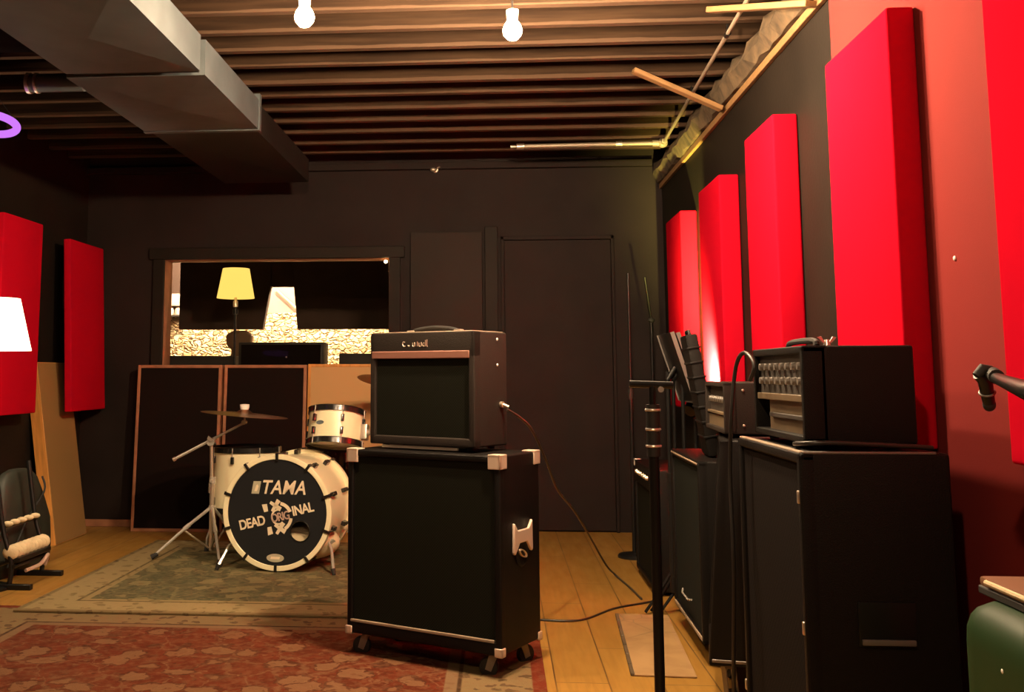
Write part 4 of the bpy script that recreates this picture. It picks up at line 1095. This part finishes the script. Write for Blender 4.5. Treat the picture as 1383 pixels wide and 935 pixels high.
for (fx, fy) in ((-0.29, -0.16), (0.15, -0.36), (0.12, 0.26)):
    L = math.hypot(fx, fy)
    b = B(); b.tube([(fx/L*0.014, fy/L*0.014, 0.275), (fx*0.45, fy*0.45, 0.175)], 0.010, 10); b.tube([(fx*0.45, fy*0.45, 0.175), (fx, fy, 0.025)], 0.0085, 10); b.tube([(fx*0.40, fy*0.40, 0.186), (fx*0.5, fy*0.5, 0.161)], 0.0135, 10); lg = b.build('leg', M['chrome'], cs)
    b = B(); b.tube([(fx*0.5, fy*0.5, 0.158), (fx/L*0.016, fy/L*0.016, 0.045)], 0.006, 8); b.build('brace', M['nickel'], lg)
    b = B(); b.tube([(fx*0.95, fy*0.95, 0.03), (fx*1.06, fy*1.06, 0.014)], [0.013, 0.016], 10); b.build('rubber_foot', M['rubber'], lg)
b = B(); b.cyl((0, 0, 0.262), (0, 0, 0.292), 0.02); b.build('leg_collar', M['chrome'], cs)
def cymbal(loc, rot, r, label):
    o = B()
    o.lathe([(0.0, 0.026), (0.02, 0.025), (0.04, 0.012), (0.048, 0.005), (r*0.6, -0.001), (r, -0.009), (r, -0.0105), (r*0.6, -0.0025), (0.046, 0.0035), (0.038, 0.0105), (0.02, 0.0235), (0.0, 0.0245)], 64)
    q = o.build('cymbal', M['cymbal'], loc=loc, rot=rot, angle=60)
    return tag(q, label, 'cymbal')
cymbal((-1.543, 6.245, 0.862), (R(-0.5), R(5), 0), 0.262, 'dark bronze cymbal tilted on the boom stand above the floor tom')
cymbal((-0.74, 6.86, 1.055), (R(-12), R(8), 0), 0.20, 'dark cymbal peeping out behind the combo amplifier')
c2 = thing('cymbal_stand', 'straight cymbal stand hidden behind the combo amplifier', 'cymbal stand', (-0.74, 6.86, 0.001))
b = B(); b.cyl((0, 0, 0.05), (0, 0, 1.10), 0.010); b.build('tube', M['chrome'], c2)
for k in range(3):
    a = 2*PI*k/3+0.2
    b = B(); b.tube([(0, 0, 0.35), (0.2*math.cos(a), 0.2*math.sin(a), 0.010)], 0.008, 8); b.build('leg', M['chrome'], c2)
b = B(); b.cyl((0, 0, 1.085), (0, 0, 1.105), 0.014); b.build('felt', M['rubber'], c2)

# ------------------------------------------------------------------ left side: lamp, rack, bag, violet ring
fl = thing('floor_lamp', 'floor lamp with glowing white shade in front of the left red panel', 'lamp', (-2.65, 5.30, 0))
b = B(); b.lathe([(0, 0), (0.13, 0), (0.13, 0.015), (0.02, 0.03), (0, 0.03)], 28); b.build('base', M['black_metal'], fl)
b = B(); b.cyl((0, 0, 0.02), (0, 0, 1.28), 0.010); b.build('pole', M['black_metal'], fl)
b = B(); b.lathe([(0.178, 1.222), (0.112, 1.497), (0.109, 1.497), (0.175, 1.222)], 40, closed=True); b.build('lamp_shade', M['shade_lit'], fl)
b = B(); b.cyl((0, 0, 1.27), (0, 0, 1.315), 0.016); b.build('lamp_socket', M['socket'], fl)
b = B(); b.sphere((0, 0, 1.35), 0.032); b.build('bulb', M['bulb_lamp'], fl)

rk = thing('guitar_rack', 'black guitar rack with cream padded rails at the left edge', 'guitar rack', (-2.52, 5.49, 0.0))
for yy in (-0.19, 0.19):
    b = B(); b.box((-0.16, yy-0.017, 0), (0.12, yy+0.017, 0.028)); b.build('foot', M['black_metal'], rk, bevel=0.004)
    b = B(); b.tube([(0.0, yy, 0.02), (0.005, yy, 0.14), (-0.05, yy, 0.32), (-0.10, yy, 0.62)], 0.013, 10, smooth=4); b.build('upright', M['black_metal'], rk)
b = B(); b.tube([(0.02, -0.2, 0.115), (0.02, 0.2, 0.115)], 0.011, 10); b.tube([(-0.09, -0.2, 0.11), (-0.09, 0.2, 0.11)], 0.011, 10); b.build('lower_rail', M['black_metal'], rk)
b = B()
for i in range(9):
    y_ = -0.185 + 0.0463*i
    b.sphere((0.0, y_, 0.185), 0.03, (1.5, 0.66, 1.25), 14)
b.build('rail_padding', M['pad_cream'], rk)
b = B(); b.box((-0.03, -0.19, 0.135), (0.05, 0.19, 0.158)); b.build('padding_tray', M['black_metal'], rk, bevel=0.004)
b = B(); b.tube([(-0.055, -0.2, 0.31), (-0.055, 0.2, 0.31)], 0.014, 10); b.build('upper_rail', M['black_metal'], rk)
for i in range(5):
    b = B(); y_ = -0.16 + 0.08*i; b.sphere((-0.035, y_, 0.325), 0.018, (1.6, 0.9, 0.8), 12); b.build('neck_rest', M['pad_cream'], rk)
b = B(); b.tube([(0.02, -0.05, 0.07), (0.05, 0.06, 0.085), (0.05, 0.15, 0.12), (0.02, 0.185, 0.06)], 0.010, 8, smooth=4); b.build('coiled_strap', M['print_pink'], rk)
b = B()
prof = [(0.0, 0.0, 1.0), (0.10, 0.0, 1.03), (0.25, 0.0, 0.98), (0.40, -0.02, 0.78), (0.50, -0.03, 0.60), (0.545, -0.035, 0.42), (0.56, -0.035, 0.2)]
rings = []
for z, yo, s_ in prof:
    rings.append([b.bm.verts.new((0.095*max(0.35, s_)*math.copysign(abs(math.cos(t_))**0.7, math.cos(t_)), yo + 0.35*s_*math.copysign(abs(math.sin(t_))**0.7, math.sin(t_)), z)) for t_ in [2*PI*i/36 for i in range(36)]])
for p_, q_ in zip(rings, rings[1:]):
    for i in range(36): b.bm.faces.new((p_[i], p_[(i+1) % 36], q_[(i+1) % 36], q_[i]))
b.bm.faces.new(rings[0][::-1]); b.bm.faces.new(rings[-1])
bg = thing('gig_bag', 'dark green soft case standing behind the guitar rack', 'case', (-2.745, 5.84, 0.001), 0)
b.build('body', M['bag_green'], bg, angle=70)
b = B(); b.tube([(0.097, -0.30, 0.06), (0.100, -0.1, 0.28), (0.097, 0.12, 0.42), (0.06, 0.17, 0.50)], 0.006, 8, smooth=5); b.build('piping', M['rubber'], bg)

vr = thing('ring_light', 'glowing violet ring hanging near the left wall', 'lamp', (-2.33, 4.5, 2.243), rot=(R(-11), 0, 0))
b = B(); b.torus(0.118, 0.018, 48, 14); b.build('glow_ring', M['violet'], vr)
b = B()
for a in (0, 2*PI/3, 4*PI/3): b.tube([(0.118*math.cos(a), 0.118*math.sin(a), 0.015), (0, 0, 0.16)], 0.0015, 6)
b.tube([(0, 0, 0.155), (0, 0, JB-2.243+0.05)], 0.003, 6); b.build('hanger', M['black_metal'], vr)

# green box seat at the right edge
gs = thing('box_seat', 'green box seat with brown top at the lower right corner', 'seat', (1.035, 1.70, 0))
b = B(); b.box((-0.235, -0.42, 0.03), (0.105, 0.275, 0.712), bevel=0.075, seg=5); b.build('body', M['green_paint'], gs)
b = B(); b.box((-0.185, -0.43, 0.725), (0.105, 0.28, 0.742), bevel=0.006); b.build('seat', M['brown_top'], gs)
b = B(); b.box((-0.187, -0.432, 0.7115), (0.107, 0.282, 0.726)); b.build('seat_band', M['rubber'], gs, bevel=0.003)
b = B(); b.tube([(-0.186, -0.40, 0.735), (-0.186, 0.25, 0.735), (-0.16, 0.282, 0.735), (0.10, 0.282, 0.735)], 0.005, 8); b.build('piping', M['pad_cream'], gs)
b = B(); b.sphere((-0.2345, 0.10, 0.625), 0.004, (0.5, 1, 1)); b.build('stud', M['white_dot'], gs)
for sx in (-0.13, 0.04):
    for sy in (-0.34, 0.20):
        b = B(); b.cyl((sx, sy, 0), (sx, sy, 0.035), 0.022); b.build('foot', M['rubber'], gs)

# ------------------------------------------------------------------ ceiling: duct, pipes, braces, bulbs
dt = thing('air_duct', 'big rectangular sheet metal duct hung under the joists', 'duct', (-1.58, 4.30, 2.40))
def duct_section(x0, x1, y0, y1, z0_, z1_, m, name, poke=0.009):
    o = B()
    v = {}
    for i, x in enumerate((x0, x1)):
        for j, y in enumerate((y0, y1)):
            for k_, z in enumerate((z0_, z1_)): v[i, j, k_] = o.bm.verts.new((x, y, z))
    cx, cy, cz = (x0+x1)/2, (y0+y1)/2, (z0_+z1_)/2
    def pk(ids, c):
        m_ = o.bm.verts.new(c)
        for a, e in zip(ids, ids[1:]+ids[:1]): o.bm.faces.new((v[a], v[e], m_))
    pk([(0,0,0), (1,0,0), (1,1,0), (0,1,0)], (cx, cy, z0_-poke))
    pk([(1,0,0), (1,0,1), (1,1,1), (1,1,0)], (x1+poke*0.4, cy, cz))
    pk([(0,0,0), (0,1,0), (0,1,1), (0,0,1)], (x0-poke*0.4, cy, cz))
    o.bm.faces.new([v[q] for q in ((0,0,1), (0,1,1), (1,1,1), (1,0,1))])
    o.bm.faces.new([v[q] for q in ((0,0,0), (0,0,1), (1,0,1), (1,0,0))]); o.bm.faces.new([v[q] for q in ((0,1,0), (1,1,0), (1,1,1), (0,1,1))])
    return o.build(name, m, dt, smooth=False)
duct_section(-0.295, 0.30, -2.60, -1.07, 0.0, 0.16, M['duct'], 'duct_section')
duct_section(-0.295, 0.30, -1.02, -0.03, 0.0, 0.16, M['duct'], 'duct_section')
duct_section(-0.32, 0.305, 0.03, 1.05, 0.0, 0.16, M['duct'], 'duct_section')
duct_section(-0.32, 0.27, 1.08, 2.70, 0.02, 0.18, M['duct_black'], 'black_duct_section')
for yy, mm in ((-1.045, 'duct'), (0.0, 'rubber')):
    b = B(); b.box((-0.28, yy-0.03, 0.012), (0.28, yy+0.03, 0.155)); b.build('duct_joint', M[mm], dt, smooth=False)
b = B(); b.box((-0.325, 1.045, -0.006), (0.31, 1.085, 0.195)); b.build('duct_flange', M['duct'], dt, smooth=False)
b = B(); b.cyl((-0.56, 0.20, 0.03), (-0.31, 0.20, 0.03), 0.043, seg=28); b.build('branch_pipe', M['duct'], dt)
b = B(); b.cyl((-0.56, 0.20, 0.03), (-0.575, 0.20, 0.03), 0.049, seg=28); b.cyl((-0.525, 0.20, 0.03), (-0.535, 0.20, 0.03), 0.048, seg=28); b.build('pipe_collar', M['nickel'], dt)
for yy in (-1.6, -0.5, 0.5, 1.9):
    for sx in (-0.2, 0.2):
        b = B(); b.box((sx-0.012, yy-0.0015, 0.15), (sx+0.012, yy+0.0015, 0.25)); b.build('hanger_strap', M['grey_metal'], dt, smooth=False)
b = B(); b.box((-0.30, -0.50, 0), (0.30, 0.50, 0.06), bevel=0.008)
tag(b.build('ceiling_baffle', M['black_fabric'], loc=(-2.28, 3.95, 2.56)), 'black fabric baffle under the joists outside the big duct', 'acoustic panel')

cdp = thing('conduit', 'pale metal conduit bent across the far joists and along the right wall', 'pipe', (1.075, 6.76, 2.60))
b = B(); b.tube([(-0.92, 0.03, 0.0), (-0.03, 0.0, 0.0)], 0.0145, 12); b.build('cross_run', M['pipe'], cdp)
b = B(); b.tube([(0.005, -0.035, 0.0), (-0.065, -2.65, 0.0), (-0.13, -5.2, 0.0)], 0.0095, 12); b.build('long_run', M['pipe'], cdp)
b = B(); b.sphere((0, 0, 0), 0.034, (1, 1, 0.9)); b.cyl((-0.065, 0.002, 0), (-0.02, 0, 0), 0.021); b.cyl((0.005, -0.06, 0), (0, -0.01, 0), 0.018); b.build('elbow', M['pipe'], cdp)
b = B(); b.cyl((-0.95, 0.031, 0), (-0.90, 0.03, 0), 0.019); b.cyl((-0.30, 0.01, 0), (-0.26, 0.008, 0), 0.018); b.cyl((-0.955, 0.031, 0), (-0.99, 0.032, 0.0), 0.010); b.build('coupling', M['nickel'], cdp)
for q, (yy, xx) in enumerate(((-1.2, -0.028), (-2.2, -0.052))):
    b = B(); b.cyl((xx, yy-0.02, 0), (xx, yy+0.02, 0), 0.013); b.box((xx-0.004, yy-0.008, 0.005), (xx+0.004, yy+0.008, 0.045)); b.build('clip', M['black_metal'], cdp)
def brace(p0, p1, w_, label):
    p0, p1 = Vector(p0), Vector(p1)
    ax_ = p1-p0
    o = B(); o.box((-ax_.length/2, -w_/2, -0.012), (ax_.length/2, w_/2, 0.012))
    q = o.build('wood_brace', M['lumber'], loc=(p0+p1)/2, bevel=0.003)
    q.rotation_mode = 'QUATERNION'
    q.rotation_quaternion = ax_.to_track_quat('X', 'Z')
    return tag(q, label, 'lumber', 'pale lumber braces under the joists')
brace((0.685, 5.16, 2.622), (1.135, 5.25, 2.437), 0.045, 'pale lumber brace from a joist down to the ledge, crossing the conduit')
brace((0.90, 4.30, 2.622), (1.135, 3.72, 2.43), 0.05, 'pale lumber brace at the top edge of the photo near the dull red covering')

def bulb(x, y, label, z=2.40, glow='bulb'):
    t_ = thing('light_bulb', label, 'lamp', (x, y, z), 0, 'bare bulbs under the joists')
    o = B(); o.cyl((0, 0, 0.03), (0, 0, 0.075), 0.020, 0.024); sk = o.build('socket', M['socket'], t_)
    o = B(); o.cyl((0, 0, 0.075), (0, 0, DECK-z), 0.004, seg=8); o.build('hanging_cord', M['cable'], t_)
    o = B(); o.lathe([(0, -0.042), (0.018, -0.038), (0.033, -0.02), (0.036, -0.002), (0.030, 0.016), (0.018, 0.034), (0, 0.036)], 28); o.build('glass_bulb', M[glow], t_)
bulb(-0.70, 3.62, 'bare glowing bulb hanging nearest the big duct', glow='bulb_dim')
bulb(0.06, 3.83, 'bare glowing bulb hanging over the main amplifier stack')
bulb(0.38, 3.36, 'bare glowing bulb just above the frame, nearest the right wall')

bulb(0.0, 0.60, 'dimmer fill bulb added overhead close to the camera, outside the frame', glow='bulb_dim')  # added fill light, never in view, lifting the lower right wall

# small fittings on the back wall
sp_ = thing('ceiling_sensor', 'tiny chrome fitting high on the back wall', 'fitting', (-0.459, YB-0.001, 2.59))
b = B(); b.cyl((0, 0, 0), (0, -0.03, 0), 0.022); b.build('plate', M['nickel'], sp_)
b = B(); b.sphere((-0.012, -0.045, -0.006), 0.02, (1.2, 1, 0.8)); b.cyl((0, -0.03, 0), (0.035, -0.06, 0.012), 0.006); b.build('nozzle', M['nickel'], sp_)

# ------------------------------------------------------------------ cables
def cable(pts, r, label, m, n=8):
    o = B(); o.tube(pts, r, 8, smooth=n)
    return tag(o.build('cable', m, angle=80), label, 'cable')
cable([(0.028, 4.30, 0.955), (0.08, 4.38, 0.92), (0.135, 4.5, 0.86), (0.20, 4.68, 0.72), (0.26, 4.9, 0.57), (0.36, 5.2, 0.43), (0.48, 5.6, 0.22), (0.56, 5.75, 0.08), (0.62, 5.85, 0.012), (0.66, 5.55, 0.006), (0.68, 5.30, 0.006)], 0.0055, 'long cable sagging from the combo amplifier towards the right hand cabinets', M['cable_grey'])
cable([(0.17, 4.83, 0.005), (0.35, 4.84, 0.005), (0.52, 5.08, 0.005), (0.66, 5.2, 0.005), (0.72, 5.25, 0.005)], 0.005, 'thin dark cable lying across the bare floor before the mat', M['cable'])
cable([(0.70, 3.0, 1.08), (0.712, 2.99, 1.125), (0.70, 3.05, 1.16), (0.69, 3.12, 1.12), (0.672, 3.12, 0.98), (0.665, 3.13, 0.80), (0.66, 3.10, 0.55), (0.655, 3.12, 0.30), (0.655, 3.15, 0.012)], 0.006, 'black cable drooping down the front of the nearest right stack', M['cable'])
cable([(0.745, 2.72, 0.923), (0.72, 2.64, 0.93), (0.735, 2.59, 0.934), (0.80, 2.575, 0.936), (0.95, 2.57, 0.930), (1.02, 2.58, 0.925)], 0.006, 'black cable looped on top of the nearest right cabinet', M['cable'])

# ------------------------------------------------------------------ world and view
w_ = bpy.data.worlds.new('world'); SC.world = w_; w_.use_nodes = True
w_.node_tree.nodes['Background'].inputs[0].default_value = (0.02, 0.014, 0.01, 1)
w_.node_tree.nodes['Background'].inputs[1].default_value = 0.3
SC.view_settings.view_transform = 'Standard'
SC.view_settings.look = 'None'
SC.view_settings.exposure = 0.28
SC.view_settings.gamma = 1.0
SC.view_settings.use_curve_mapping = False
